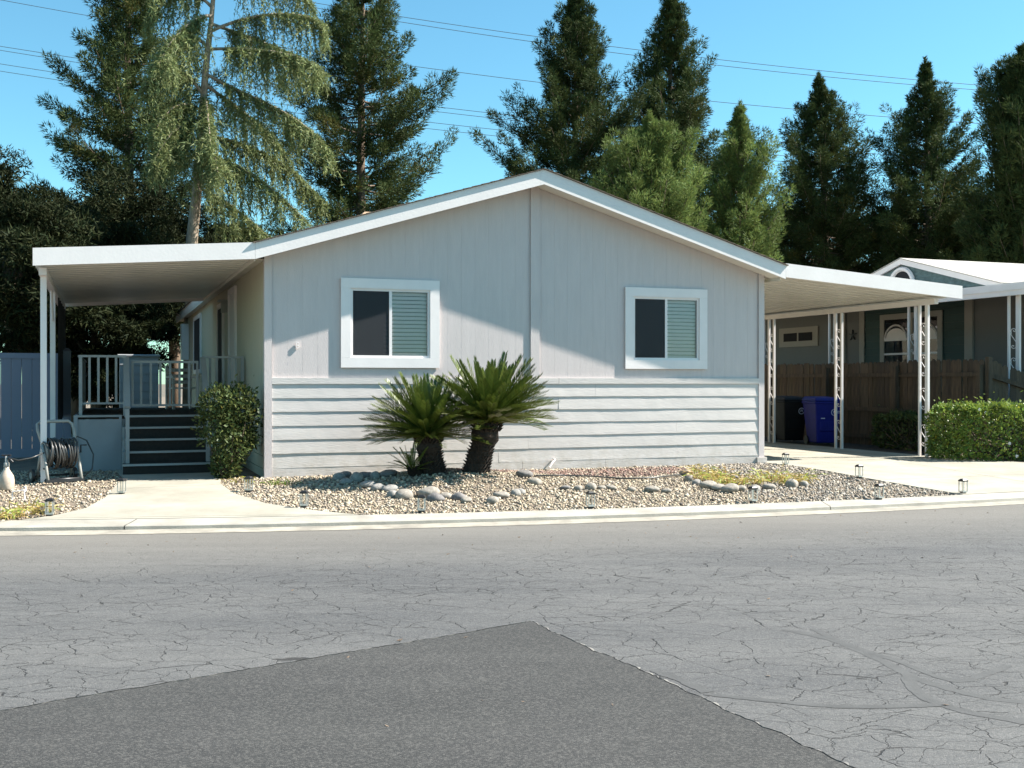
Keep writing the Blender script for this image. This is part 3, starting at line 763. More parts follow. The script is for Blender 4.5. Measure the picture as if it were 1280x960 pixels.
# ================================================================== PORCH DECK, STAIRS, GATE
dk = hthing('porch_deck', 'raised porch deck with grey railings and dark carpeted stairs', 'deck')
RS = .175; TD = .28; G0 = .185; Y0 = 1.15; SX0, SX1 = -1.90, -.68
for k in range(5):
    ya = Y0 + k * TD; zt = G0 + (k + 1) * RS
    ex = .05 if k == 0 else 0
    MB().box(SX0 - ex, SX1 + ex, ya, ya + .02, G0 + k * RS - .01, zt - .03).build('riser', 'carpet', dk)
    if k < 4: MB().box(SX0 - ex, SX1 + ex, ya - .012, ya + TD, zt - .03, zt).build('tread', 'carpet', dk)
    MB().box(SX0 - ex - .01, SX1 + ex + .01, ya - .03, ya - .0125, zt - .028, zt + .004).build('nosing', 'deckpaint', dk)
for sx in (SX0 - .045, SX1 + .01):
    b = MB()
    for k in range(5): b.box(sx, sx + .035, Y0 + k * TD + .025, Y0 + (k + 1) * TD + .025, G0 - .02, G0 + (k + 1) * RS - .002)
    b.build('stringer', 'deckpaint', dk)
YF = Y0 + 4 * TD + .02; ZD = G0 + 5 * RS
MB().box(-2.62, -.02, YF, 8.0, ZD - .05, ZD - .004).build('deck_floor', 'carpet', dk)
sk = MB().box(-2.62, -1.955, YF - .06, YF - .025, G0 - .03, ZD - .055).build('skirt_panel', 'skirt', dk)
for bx in ((-2.66, -2.6, G0 - .03, ZD - .02), (-1.99, -1.95, G0 - .03, ZD - .02)): MB().box(bx[0], bx[1], YF - .085, YF - .0605, bx[2], bx[3]).build('trim', 'skirt', sk)
MB().box(-2.66, -1.95, YF - .085, YF + .02, ZD - .02, ZD + .012).build('trim', 'deckpaint', sk)
MB().box(-2.55, -2.05, YF - .064, YF - .0605, .32, .92).build('panel', 'skirt', sk)
MB().box(-2.66, -2.62, YF - .05, 8.0, G0, ZD).build('side_skirt', 'skirt', dk)
def railing(x0, x1, y, zt, zb_, n, par, posts=(True, True), m='deckpaint'):
    MB().box(x0 - .02, x1 + .02, y - .03, y + .03, zt - .035, zt).build('top_rail', m, par)
    MB().box(x0, x1, y - .018, y + .018, zb_, zb_ + .03).build('bottom_rail', m, par)
    for i in range(n): xx = x0 + (x1 - x0) * (i + 1) / (n + 1); MB().box(xx - .018, xx + .018, y - .012, y + .012, zb_ + .03, zt - .035).build('baluster', m, par)
    for k, xx in enumerate((x0, x1)):
        if posts[k]: MB().box(xx - .025, xx + .025, y - .025, y + .025, ZD, zt - .035).build('post', m, par)
railing(-2.56, -1.90, YF + .04, 2.02, 1.24, 4, dk)
railing(-.68, -.06, YF + .10, 2.02, 1.24, 5, dk)
for y0_, y1_ in ((YF + .1, 4.0), (4.0, 5.8), (5.8, 7.9)):
    MB().box(-2.60, -2.55, y0_, y1_, 1.985, 2.02).build('top_rail', 'deckpaint', dk)
    for i in range(int((y1_ - y0_) / .15)): yy = y0_ + .15 * (i + .5); MB().box(-2.585, -2.565, yy - .018, yy + .018, ZD, 1.985).build('baluster', 'deckpaint', dk)
for sx, nm in ((SX0 + .02, 'a'), (SX1 - .02, 'b')):
    MB().bar((sx, YF + .06, 1.98), (sx, Y0 + .22, G0 + 1.02), .085, .05).build('handrail', 'deckpaint', dk)
    MB().bar((sx, YF + .06, 1.80), (sx, Y0 + .26, G0 + .88), .02, .13).build('handrail', 'deckpaint', dk)
    MB().box(sx - .028, sx + .028, Y0 + .2, Y0 + .26, G0 + RS, G0 + 1.0).build('newel_post', 'deckpaint', dk)
gt = MB(); gx0, gx1, gy = SX0 + .10, SX1 - .08, YF + .14
gt.box(gx0, gx1, gy - .02, gy + .02, 1.90, 1.94); gt.box(gx0, gx1, gy - .02, gy + .02, 1.20, 1.235); gt.box(gx0, gx0 + .035, gy - .02, gy + .02, 1.235, 1.90); gt.box(gx1 - .035, gx1, gy - .02, gy + .02, 1.235, 1.90)
ga = gt.build('gate', 'deckpaint', dk)
for i in range(6): xx = gx0 + (gx1 - gx0) * (i + 1) / 7; MB().box(xx - .018, xx + .018, gy - .012, gy + .012, 1.235, 1.90).build('baluster', 'deckpaint', ga)

# small shed and a folding chair behind the porch
sd_ = hthing('garden_shed', 'small grey lap sided shed behind the porch gate', 'shed', -1.45, 10.4, .18)
for k in range(10): MB().hexa([(-.42, -.025, k * .2), (.42, -.025, k * .2), (.42, .0, k * .2), (-.42, .0, k * .2)], [(-.42, -.008, k * .2 + .196), (.42, -.008, k * .2 + .196), (.42, .0, k * .2 + .196), (-.42, .0, k * .2 + .196)]).build('siding_board', 'shedw', sd_)
MB().box(-.42, .42, .001, 1.0, 0, 2.0).build('body', 'shedw', sd_)
MB().hexa([(-.46, -.06, 2.0), (.46, -.06, 2.0), (.46, 1.05, 2.0), (-.46, 1.05, 2.0)], [(-.46, -.06, 2.03), (.46, -.06, 2.03), (.46, 1.05, 2.07), (-.46, 1.05, 2.07)]).build('roof', 'shedw', sd_)
ch = hthing('patio_chair', 'white plastic patio chair standing on the porch deck', 'chair', -.75, 6.6, ZD - .004, rz=.25)
for sx in (-.24, .24):
    MB().box(sx - .02, sx + .02, -.24, -.2, 0, .62).build('leg', 'white', ch); MB().box(sx - .02, sx + .02, .2, .24, 0, .85).build('leg', 'white', ch)
    MB().box(sx - .03, sx + .03, -.26, .2, .62, .65).build('armrest', 'white', ch)
MB().box(-.22, .22, -.24, .22, .40, .43).build('seat', 'white', ch)
for zz in (.5, .62, .74): MB().box(-.22, .22, .21, .23, zz, zz + .07).build('back_slat', 'white', ch)

# ================================================================== LEFT: vinyl fence, hose reel, sprayer
vf = hthing('vinyl_fence', 'pale vinyl privacy fence panels left of the porch in shade', 'fence', -9.0, 5.6, .16)
px_ = 0.0
while px_ < 6.2:
    MB().box(px_ - .065, px_ + .065, -.065, .065, 0, 2.0).build('post', 'vinyl', vf)
    MB().hexa([(px_ - .08, -.08, 2.0), (px_ + .08, -.08, 2.0), (px_ + .08, .08, 2.0), (px_ - .08, .08, 2.0)], [(px_ - .02, -.02, 2.06), (px_ + .02, -.02, 2.06), (px_ + .02, .02, 2.06), (px_ - .02, .02, 2.06)]).build('post_cap', 'vinyl', vf)
    if px_ < 5.5:
        MB().box(px_ + .066, px_ + 1.98, -.03, .03, 1.86, 1.96).build('rail', 'vinyl', vf); MB().box(px_ + .066, px_ + 1.98, -.03, .03, .06, .20).build('rail', 'vinyl', vf)
        for i in range(11): a = px_ + .068 + i * .1738; MB().box(a, a + .168, -.012, .012, .20, 1.86).build('board', 'vinyl', vf)
    px_ += 2.05

hp = g(74, 611, .10)
hr = thing('hose_reel', 'garden hose reel cart with coiled black hose and tube handle', 'hose reel', (hp[0], hp[1], yard_z(hp[0], hp[1])), R(42))
def tubeb(pts, r, m, name, par, n=8): return MB().tube(pts, r, n).build(name, m, par, smooth=True)
for sx in (-.23, .23):
    tubeb([(sx, -.22, .03), (sx, -.12, .30), (sx, .0, .52)], .021, 'greyplastic', 'side_frame', hr); tubeb([(sx, .22, .03), (sx, .12, .28), (sx, .0, .52)], .021, 'greyplastic', 'side_frame', hr)
tubeb([(-.22, 0, .50), (-.25, .12, .72), (-.24, .17, .80), (-.19, .19, .84), (.19, .19, .84), (.24, .17, .80), (.25, .12, .72), (.22, 0, .50)], .023, 'greyplastic', 'handle', hr)
tubeb([(-.26, -.2, .05), (.26, -.2, .05)], .018, 'black', 'base_bar', hr); tubeb([(-.3, .2, .08), (.3, .2, .08)], .015, 'black', 'axle', hr)
MB().box(-.26, .26, -.24, -.16, .01, .05).build('foot', 'black', hr)
for sx in (-.30, .28):
    wb = MB().tube([(sx - .02, .2, .09), (sx + .02, .2, .09)], .09, 14); wl = wb.build('wheel', 'black', hr)
    MB().tube([(sx - .023, .2, .09), (sx + .023, .2, .09)], .05, 10).build('hub', 'greyplastic', wl)
for sx in (-.2, .2):
    b = MB(); b.tube([(sx - .008, 0, .40), (sx + .008, 0, .40)], .13, 18); b.build('reel_flange', 'greyplastic', hr)
rh = random.Random(3)
for lay, (rr, cnt) in enumerate(((.14, 12), (.17, 12), (.20, 11))):
    for i in range(cnt):
        cx_ = -.175 + .35 * i / (cnt - 1) + rh.uniform(-.008, .008); tl = rh.uniform(-.06, .06); k = rr + rh.uniform(-.012, .014)
        if lay < 2 and (i % 3): continue
        MB().tube([(cx_ + tl * math.sin(t), k * math.cos(t), .40 + k * math.sin(t)) for t in np.linspace(0, 2 * PI, 22)], .0135, 6, False).build('hose_coil', 'hose', hr, smooth=True)
MB().tube([(.20, .1, .5), (.3, .14, .62), (.42, .1, .56), (.48, 0, .36), (.44, -.06, .16), (.33, -.06, .06)], .011, 6).build('loose_hose', 'hose', hr, smooth=True)
MB().tube([(-.24, -.1, .42), (-.42, -.14, .36), (-.58, -.1, .33), (-.72, .0, .38)], .010, 6).build('loose_hose', 'hose', hr, smooth=True)
MB().tube([(.24, 0, .4), (.30, 0, .4), (.30, 0, .5), (.38, 0, .5)], .012, 6).build('crank', 'black', hr)
sp_ = g(8, 619, .10)
spr = thing('pump_sprayer', 'dirty tan plastic pump sprayer bottle beside the hose reel', 'sprayer', (sp_[0], sp_[1], yard_z(sp_[0], sp_[1])), 0)
MB().lathe([(.02, .0), (.085, .0), (.098, .02), (.10, .12), (.088, .19), (.05, .25), (.034, .28), (.034, .30)], 18).build('bottle', 'tan', spr, smooth=True)
MB().lathe([(.03, .30), (.036, .31), (.034, .36), (.02, .37), (.018, .45), (.012, .45)], 12).build('pump', 'greyplastic', spr, smooth=True)
MB().tube([(-.06, 0, .46), (.06, 0, .46)], .013, 8).build('pump_handle', 'black', spr)
MB().tube([(.015, 0, .42), (.06, -.01, .40), (.09, -.01, .37)], .013, 8).build('nozzle', 'black', spr)
wf = g(24, 628, .1)
wfr = thing('wire_stand', 'small white bent wire stand in front of the hose reel', 'wire stand', (wf[0], wf[1], yard_z(wf[0], wf[1])), 0)
MB().tube([(-.09, 0, -.01), (-.085, 0, .10), (.06, 0, .12), (.07, 0, -.01)], .009, 6).build('hoop', 'white', wfr); MB().tube([(.0, .06, .12), (.05, .05, .16), (.075, .02, .12), (.07, .0, .1)], .007, 6).build('hoop', 'white', wfr)

# ================================================================== RIGHT: neighbour's house, fence, bins
nh = hthing('neighbour_house', 'grey neighbouring house with teal gable and pale shingle roof', 'house')
NX = 16.8
nw = MB(); nw.box(NX, NX + 9, -.9, 20, .1, 3.6); nw.build('wall', 'nwall', nh)
for k in range(17): MB().hexa([(NX - .022, 4.3, .5 + k * .18), (NX - .0, 4.3, .5 + k * .18), (NX - .0, 7.95, .5 + k * .18), (NX - .022, 7.95, .5 + k * .18)], [(NX - .006, 4.3, .677 + k * .18), (NX - .0, 4.3, .677 + k * .18), (NX - .0, 7.95, .677 + k * .18), (NX - .006, 7.95, .677 + k * .18)]).build('siding_board', 'teal', nh)
for y0_, y1_ in ((4.05, 4.3), (7.95, 8.15), (8.75, 9.0), (-.9, -.7)): MB().box(NX - .05, NX, y0_, y1_, .4, 3.5).build('corner_board', 'taupe', nh)
nwn = MB(); a0, a1, b0, b1 = 5.03, 7.3, 1.35, 3.33
nwn.box(NX - .06, NX - .024, a0, a1, b1 - .14, b1); nwn.box(NX - .06, NX - .024, a0, a1, b0, b0 + .12); nwn.box(NX - .06, NX - .024, a0, a0 + .16, b0 + .12, b1 - .14); nwn.box(NX - .06, NX - .024, a1 - .16, a1, b0 + .12, b1 - .14); nwn.box(NX - .06, NX - .024, 6.06, 6.26, b0 + .12, b1 - .14)
win2 = nwn.build('window', 'taupe', nh)
for c0, c1 in ((a0 + .16, 6.06), (6.26, a1 - .16)):
    MB().box(NX - .035, NX - .0245, c0, c1, b0 + .12, b1 - .14).build('pane', 'glass', win2)
    MB().box(NX - .0245, NX - .0232, c0, c1, b0 + .12, b1 - .14).build('dark_room', 'dark', win2)
    MB().box(NX - .06, NX - .036, c0, c1, 2.28, 2.33).build('muntin', 'white', win2)
    yc = (c0 + c1) / 2; hw = (c1 - c0) / 2 - .03
    ar = MB(); pts = [(NX - .05, yc + hw * math.cos(t), 2.70 + .34 * math.sin(t)) for t in np.linspace(0, PI, 13)]
    ar.tube(pts, .025, 5); ar.build('arch', 'white', win2)
    arf = MB(); n = 12
    for t in np.linspace(0, PI, 13): arf.v += [(NX - .045, yc + hw * .9 * math.cos(t), 2.72 + .24 * math.sin(t)), (NX - .038, yc + hw * .9 * math.cos(t), 2.72 + .24 * math.sin(t))]
    arf.f.append(tuple(range(0, 26, 2))); arf.f.append(tuple(reversed(range(1, 26, 2)))); arf.build('fan_light', 'white', win2)
    MB().box(NX - .055, NX - .036, c0, c1, 2.64, 2.72).build('muntin', 'white', win2)
nw2 = MB(); nw2.box(NX - .04, NX, 10.0, 11.9, 2.62, 3.18); w3 = nw2.build('window', 'taupe', nh)
for c0, c1 in ((10.25, 10.9), (11.0, 11.65)): MB().box(NX - .055, NX - .041, c0, c1, 2.78, 3.02).build('pane', 'dark', w3)
st = MB()
for k in range(5):
    a = R(90 + 72 * k); st.bar((NX - .03, 8.45, 2.85), (NX - .03, 8.45 + .15 * math.cos(a), 2.85 + .15 * math.sin(a)), .04, .02)
st.build('star_ornament', 'black', nh)
# its awning: edge, posts
MB().box(14.36, 14.44, -.3, 14, 3.28, 3.50).build('awning_fascia', 'white', nh)
MB().box(14.33, 14.36, -.3, 14, 3.38, 3.52).build('gutter', 'white', nh)
MB().slope(14.44, NX, -.3, 14, 3.40, 3.52, 3.42, 3.54).build('awning_roof', 'pan', nh)
for i, yy in enumerate((.65, 3.55, 6.42, 9.28)): post_pair(nh, 14.6, yy + .1, .15, 3.40, .09, .24)
# roof: low main slope and a gable facing the carport
nr = MB(); nr.slope(NX - .3, NX + 4.6, -1.2, 20.3, 3.62, 4.35, 3.74, 4.47); nr.slope(NX + 4.6, NX + 9.4, -1.2, 20.3, 4.35, 3.62, 4.47, 3.74); nro = nr.build('roof', 'nroof', nh)
GYC, GHW, GZ0, GZ1 = 6.05, 3.05, 3.70, 4.52
gb = MB(); gx_ = NX - .35
gb.add([(gx_, GYC - GHW, GZ0), (gx_, GYC + GHW, GZ0), (gx_, GYC, GZ1), (gx_ + .1, GYC - GHW, GZ0), (gx_ + .1, GYC + GHW, GZ0), (gx_ + .1, GYC, GZ1)], [(0, 2, 1), (3, 4, 5), (0, 1, 4, 3), (1, 2, 5, 4), (2, 0, 3, 5)])
gab = gb.build('gable', 'tealsh', nh)
for k in range(9):                                      # shingle rows on the gable face
    z0_ = GZ0 + .085 * k; hw0 = GHW * (1 - (z0_ - GZ0) / (GZ1 - GZ0)) - .05; hw1 = GHW * (1 - (z0_ + .08 - GZ0) / (GZ1 - GZ0)) - .05
    if hw1 < .05: break
    MB().hexa([(gx_ - .02, GYC - hw0, z0_), (gx_ - .001, GYC - hw0, z0_), (gx_ - .001, GYC + hw0, z0_), (gx_ - .02, GYC + hw0, z0_)], [(gx_ - .005, GYC - hw1, z0_ + .08), (gx_ - .001, GYC - hw1, z0_ + .08), (gx_ - .001, GYC + hw1, z0_ + .08), (gx_ - .005, GYC + hw1, z0_ + .08)]).build('shingle_row', 'tealsh', gab)
for s in (-1, 1):
    rk = MB(); ye, yc = GYC + s * (GHW + .25), GYC
    sl_ = (GZ1 - GZ0) / GHW; ze = GZ1 - sl_ * (GHW + .25)
    rk.hexa([(gx_ - .1, ye, ze), (gx_ - .03, ye, ze), (gx_ - .03, yc, GZ1), (gx_ - .1, yc, GZ1)] if s < 0 else [(gx_ - .1, yc, GZ1), (gx_ - .03, yc, GZ1), (gx_ - .03, ye, ze), (gx_ - .1, ye, ze)], [(gx_ - .1, ye, ze + .13), (gx_ - .03, ye, ze + .13), (gx_ - .03, yc, GZ1 + .13), (gx_ - .1, yc, GZ1 + .13)] if s < 0 else [(gx_ - .1, yc, GZ1 + .13), (gx_ - .03, yc, GZ1 + .13), (gx_ - .03, ye, ze + .13), (gx_ - .1, ye, ze + .13)])
    rk.build('rake_board', 'white', nh)
    rr = MB()
    rr.add([(gx_ - .12, ye, ze + .135), (gx_ + 6, ye, ze + .135), (gx_ + 6, yc, GZ1 + .135), (gx_ - .12, yc, GZ1 + .135), (gx_ - .12, ye, ze + .155), (gx_ + 6, ye, ze + .155), (gx_ + 6, yc, GZ1 + .155), (gx_ - .12, yc, GZ1 + .155)],
           [(0, 1, 2, 3), (7, 6, 5, 4), (0, 4, 5, 1), (1, 5, 6, 2), (2, 6, 7, 3), (3, 7, 4, 0)])
    rr.build('gable_roof', 'nroof', nh)
aw = MB(); aw.tube([(gx_ - .05, GYC + .42 * math.cos(t), 3.98 + .42 * math.sin(t)) for t in np.linspace(0, PI, 17)], .06, 6); awi = aw.build('arch_window', 'white', nh)
af = MB()
for t in np.linspace(0, PI, 17): af.v.append((gx_ - .03, GYC + .42 * math.cos(t), 3.98 + .42 * math.sin(t)))
for t in np.linspace(0, PI, 17): af.v.append((gx_ - .022, GYC + .42 * math.cos(t), 3.98 + .42 * math.sin(t)))
af.f = [tuple(range(17)), tuple(reversed(range(17, 34)))]; af.build('pane', 'dark', awi)

# wooden fence with dog-eared pickets
wfn = hthing('wooden_fence', 'weathered brown dog eared picket fence behind the carport posts', 'fence')
rf_ = random.Random(5)
PK = []
def picket_mesh(h, i):
    b = MB(); w2 = .068; t = .016
    pts = [(-w2, 0), (w2, 0), (w2, h - .04), (w2 - .035, h), (-w2 + .035, h), (-w2, h - .04)]
    b.v = [(x, -t / 2, z) for x, z in pts] + [(x, t / 2, z) for x, z in pts]
    b.f = [(0, 1, 2, 3, 4, 5), (11, 10, 9, 8, 7, 6)] + [(k, k + 6, (k + 1) % 6 + 6, (k + 1) % 6) for k in range(6)]
    me = b.mesh('picket', 'fence'); s = rf_.uniform(.65, 1.25); settint(me, (s, s * rf_.uniform(.93, 1.03), s * rf_.uniform(.85, 1.0))); return me
PKM = [picket_mesh(1.86, i) for i in range(9)]
yy = .45
while yy < 14:
    zt = 2.03 + .01 * math.sin(yy)
    link('picket', rf_.choice(PKM), wfn, (13.62 + rf_.uniform(-.005, .005), yy, zt - 1.86 + rf_.uniform(-.018, .018)), (rf_.uniform(-.01, .01), 0, PI / 2 + rf_.uniform(-.03, .03))); yy += .142
def woodbox(name, *a):
    me = MB().box(*a).mesh(name, 'fence'); s = rf_.uniform(.75, 1.0); settint(me, (s, s * .97, s * .93)); return link(name, me, wfn)
for y0_ in np.arange(.4, 13.5, 2.4):
    for z0_ in (1.70, .95, .35): woodbox('rail', 13.572, 13.61, y0_ + .05, y0_ + 2.39, z0_, z0_ + .085)
    woodbox('post', 13.50, 13.59, y0_ - .045, y0_ + .045, .1, 1.92)
# the front run steps down along the neighbour's drive
NF = 24
for k in range(NF):
    t = k / (NF - 1); x_ = 13.72 + 3.2 * t; y_ = .40 - .35 * t; top = 2.03 - .55 * min(1, t * 1.55) - .12 * t
    link('picket', rf_.choice(PKM), wfn, (x_, y_, top - 1.86 + rf_.uniform(-.015, .015)), (0, rf_.uniform(-.02, .02), -.11 + rf_.uniform(-.05, .05)))
for z_ in (.28, 1.0):
    b = MB(); b.bar((13.65, .36, 2.03 - z_), (15.75, .13, 2.03 - z_ - .6), .04, .085); me = b.mesh('rail', 'fence'); settint(me, (.8, .78, .75)); link('rail', me, wfn)
for x_, y_, h in ((13.66, .34, 2.07), (14.7, .24, 1.72)):
    me = MB().box(x_ - .045, x_ + .045, y_ - .09, y_, .1, h).mesh('post', 'fence'); settint(me, (.85, .83, .8)); link('post', me, wfn)

def bin_(lx, ly, rz, m, label, cat='bin'):
    p = L2W(lx, ly); t = thing('wheeled_bin', label, cat, (p[0], p[1], yard_z(p[0], p[1]) + .012), A + rz, 'wheeled bins by the carport posts')
    b = MB(); h = .96
    q0 = [(-.23, -.27, .05), (.23, -.27, .05), (.23, .25, .05), (-.23, .25, .05)]; q1 = [(-.30, -.37, h), (.30, -.37, h), (.30, .37, h), (-.30, .37, h)]
    b.hexa(q0, q1); b.box(-.315, .315, -.385, .385, h - .06, h); b.box(-.18, .18, -.325, -.27, .3, .55)
    o = b.build('body', m, t)
    md = o.modifiers.new('bevel', 'BEVEL'); md.width = .03; md.segments = 3
    l_ = MB(); l_.hexa([(-.32, -.40, h + .002), (.32, -.40, h + .002), (.32, .40, h + .002), (-.32, .40, h + .002)], [(-.27, -.33, h + .075), (.27, -.33, h + .075), (.27, .36, h + .10), (-.27, .36, h + .10)])
    lo = l_.build('lid', m, t); md = lo.modifiers.new('bevel', 'BEVEL'); md.width = .03; md.segments = 3
    MB().tube([(-.25, .42, h), (.25, .42, h)], .018, 8).build('handle', m, t)
    for sx in (-.24, .24): MB().tube([(sx - .03, .24, .1), (sx + .03, .24, .1)], .1, 14).build('wheel', 'black', t)
    # round printed emblem on the side facing the street and drive
    for kk in (0,):
        lean = (.37 - .27) / .91
        zc = .72; yc = -.27 - lean * (zc - .05) - .004
        ring = MB(); n = 20
        for r0 in (.075, .058):
            for i in range(n): a = 2 * PI * i / n; z = zc + r0 * math.sin(a); ring.v.append((.14 + r0 * math.cos(a), -.27 - lean * (z - .05) - .004, z))
        for i in range(n): j = (i + 1) % n; ring.f.append((i, j, n + j, n + i))
        for (x0_, x1_, z0_, z1_) in ((.115, .165, .735, .75), (.115, .13, .70, .735), (.15, .165, .70, .735)):
            ring.add([(x0_, -.27 - lean * (z0_ - .05) - .004, z0_), (x1_, -.27 - lean * (z0_ - .05) - .004, z0_), (x1_, -.27 - lean * (z1_ - .05) - .004, z1_), (x0_, -.27 - lean * (z1_ - .05) - .004, z1_)], [(0, 1, 2, 3)])
        if m == 'bluebin':
            for z0_ in (.735, .70):
                ring.add([(.225, -.27 - lean * (z0_ - .05) - .004, z0_), (.285, -.27 - lean * (z0_ - .05) - .004, z0_), (.285, -.27 - lean * (z0_ - .035) - .004, z0_ + .015), (.225, -.27 - lean * (z0_ - .035) - .004, z0_ + .015)], [(0, 1, 2, 3)])
            ring.add([(-.16, -.27 - lean * .53 - .004, .58), (-.07, -.27 - lean * .53 - .004, .58), (-.07, -.27 - lean * .55 - .004, .60), (-.16, -.27 - lean * .55 - .004, .60)], [(0, 1, 2, 3)])
        ring.build('emblem', 'binlogo', t)
bin_(12.62, 4.10, -.22, 'bluebin', 'blue wheeled recycling bin with round printed emblem beside carport post')
bin_(12.55, 5.25, -.12, 'blackbin', 'black wheeled rubbish bin standing behind the blue bin')

# ================================================================== PLANTS
def finish_tint(rng, n, lo, hi, hue=.12):
    t = rng.uniform(lo, hi, (n, 1)); h = rng.uniform(-hue, hue, (n, 1))
    return np.concatenate([t * (1 + h), t, t * (1 - h * .6)], 1)
def conifer(name, label, px, Z, prof, base_y, seed, m='redwood', nb=150, up0=-.1, up1=.8, needle=(.165, .034), trunk_r=.26, group=None, bark='bark', brown=.12, plume=(.68, .24), per=98, gaps=.0, upt=.35):
    """prof: (picture row, half width in picture px) pairs from the tip down; branches end in dense plumes of needles"""
    rng = np.random.default_rng(seed); k_ = Z / FPX
    X0 = (px - CX) * k_; H = HC - (prof[0][0] - CY) * k_; base_h = max(.6, HC - (base_y - CY) * k_)
    ph = np.array([HC - (y - CY) * k_ for y, w_ in prof])[::-1]; pr = np.array([w_ * k_ for y, w_ in prof])[::-1]
    t = thing(name, label, 'tree', (X0, Z, .1), 0, group)
    tk = MB(); hs = np.linspace(0, 1, 14); wob = rng.normal(0, .04, (14, 2)).cumsum(0)
    def axis(h):
        i = min(max(h / H, 0), 1) * 13; a = int(min(i, 12)); f = i - a
        return np.array([*(wob[a] * (1 - f) + wob[a + 1] * f), h])
    tk.tube([tuple(axis(h * H)) for h in hs], [trunk_r * (1 - h) ** .8 + .012 for h in hs], 9)
    BP, BD, BR, BL, BT = [], [], [], [], []
    az = rng.uniform(0, 2 * PI)
    for i in range(nb):
        u = (i + rng.uniform(0, 1)) / nb; h = base_h + (H - base_h) * (1 - (1 - u) ** 1.12) * .992
        az += 2.399 + rng.uniform(-.4, .4)
        lob = 1 + .20 * math.sin(az * 2 + h * 1.1 + seed) + .13 * math.sin(az * 3 - h * 1.7 + seed * 2)
        L = float(np.interp(h + .25, ph, pr)) * min(max(rng.normal(.93, .15), .45), 1.18) * lob
        if rng.random() < gaps and h < base_h + (H - base_h) * .7: L *= rng.uniform(.25, .6)
        L = max(L, .07)
        e0 = up0 + (up1 - up0) * u ** 1.3 + rng.uniform(-.13, .13)
        d = np.array([math.cos(az) * math.cos(e0), math.sin(az) * math.cos(e0), math.sin(e0)])
        st_ = axis(h - min(L * math.sin(e0) * .6, .8)); s = np.linspace(0, 1, 6)
        crv = L * .20 * (s ** 2.2) - L * .10 * np.sin(PI * s) * rng.uniform(.3, 1)
        pts = st_ + d[None] * (s[:, None] * L) + np.array([0, 0, 1.])[None] * crv[:, None]
        tk.tube([tuple(p) for p in pts], [max(.008, .034 * (1 - q) * min(1, L / 2) + .006) for q in s], 4, False)
        side = unit(np.cross(d, [0, 0, 1.])); np_ = max(1, int(round(L * 4.2 + rng.uniform(.4, 1.4))))
        tone = rng.uniform(.75, 1.2)
        for k in range(np_):
            q = 1 - (k + rng.uniform(0, .8)) / np_ * .80 if np_ > 1 else rng.uniform(.4, .9)
            ii = min(max(q, 0), 1) * 5; a = int(min(ii, 4)); f = ii - a
            b0 = pts[a] * (1 - f) + pts[a + 1] * f; bd = unit(pts[a + 1] - pts[a])
            td = unit(bd * rng.uniform(.5, 1.0) + side * rng.normal(0, .75) + np.array([0, 0, 1.]) * rng.uniform(-.15, upt))
            sz = min(1.0, .30 + L / 2.2) * rng.uniform(.7, 1.2)
            BP.append(b0); BD.append(td); BL.append(plume[0] * sz); BR.append(plume[1] * sz)
            c = tone * rng.uniform(.8, 1.15); BT.append((c * 1.4, c * 1.0, c * .75) if rng.random() < brown * .3 else (c, c, c))
    # the leading shoot
    for k in range(5): BP.append(axis(H - .1 - k * .22)); BD.append(unit(np.array([rng.normal(0, .25), rng.normal(0, .25), 1.]))); BL.append(.42); BR.append(.05 + .02 * k); BT.append((1, 1, 1))
    BP, BD, BL, BR, BT = np.array(BP), np.array(BD), np.array(BL), np.array(BR), np.array(BT)
    nn = len(BP); w_ = np.repeat(np.arange(nn), per); n_ = len(w_)
    r = rng.beta(1.5, 1.25, n_); o = rand_unit(rng, n_); o = unit(o - BD[w_] * (o * BD[w_]).sum(1, keepdims=True))
    env = np.sin(PI * np.clip(r * .86 + .10, 0, 1)) ** .7
    rr = np.sqrt(rng.uniform(.02, 1, n_)) * BR[w_] * env
    P = BP[w_] + BD[w_] * (r * BL[w_])[:, None] + o * rr[:, None]; P[:, 2] -= .1
    D = unit(BD[w_] * .75 + o * .75 + rng.normal(0, .3, (n_, 3)) + np.array([0, 0, .1])); N = unit(np.cross(D, rand_unit(rng, n_)))
    T = finish_tint(rng, n_, .75, 1.2) * BT[w_]
    me = needlemesh('crown', m, P, D, N, rng.uniform(.6, 1.3, n_) * needle[0], rng.uniform(.7, 1.3, n_) * needle[1], T)
    tk.build('trunk', bark, t, smooth=True); link('crown', me, t)
    return t
GT = 'tall conifers behind the houses'
conifer('redwood_tree', 'tall dark redwood left of the drooping cedar', 160, 39, [(-90, 4), (-20, 32), (30, 44), (90, 70), (130, 92), (180, 108), (240, 98), (330, 90)], 330, 1, nb=160, up0=-.02, up1=.6, group=GT, gaps=.22, upt=.3)
conifer('redwood_tree', 'tall broad redwood rising behind the left roof slope right of the cedar', 448, 40, [(-90, 4), (-20, 30), (20, 44), (80, 64), (120, 86), (160, 100), (230, 94), (330, 82)], 340, 2, nb=165, up0=.0, up1=.65, group=GT, gaps=.18, upt=.4)
conifer('redwood_tree', 'pointed redwood rising just behind the roof ridge', 720, 46, [(-14, 2), (20, 20), (60, 38), (105, 42), (135, 62), (165, 84), (205, 96), (260, 98), (340, 92)], 340, 3, nb=205, up0=.0, up1=.9, group=GT, upt=.5)
conifer('redwood_tree', 'slender redwood spire behind the yellow green pines', 846, 47, [(-16, 2), (20, 20), (60, 32), (100, 40), (130, 50), (170, 74), (240, 84), (340, 80)], 330, 4, nb=190, up0=.1, up1=.95, group=GT, upt=.5)
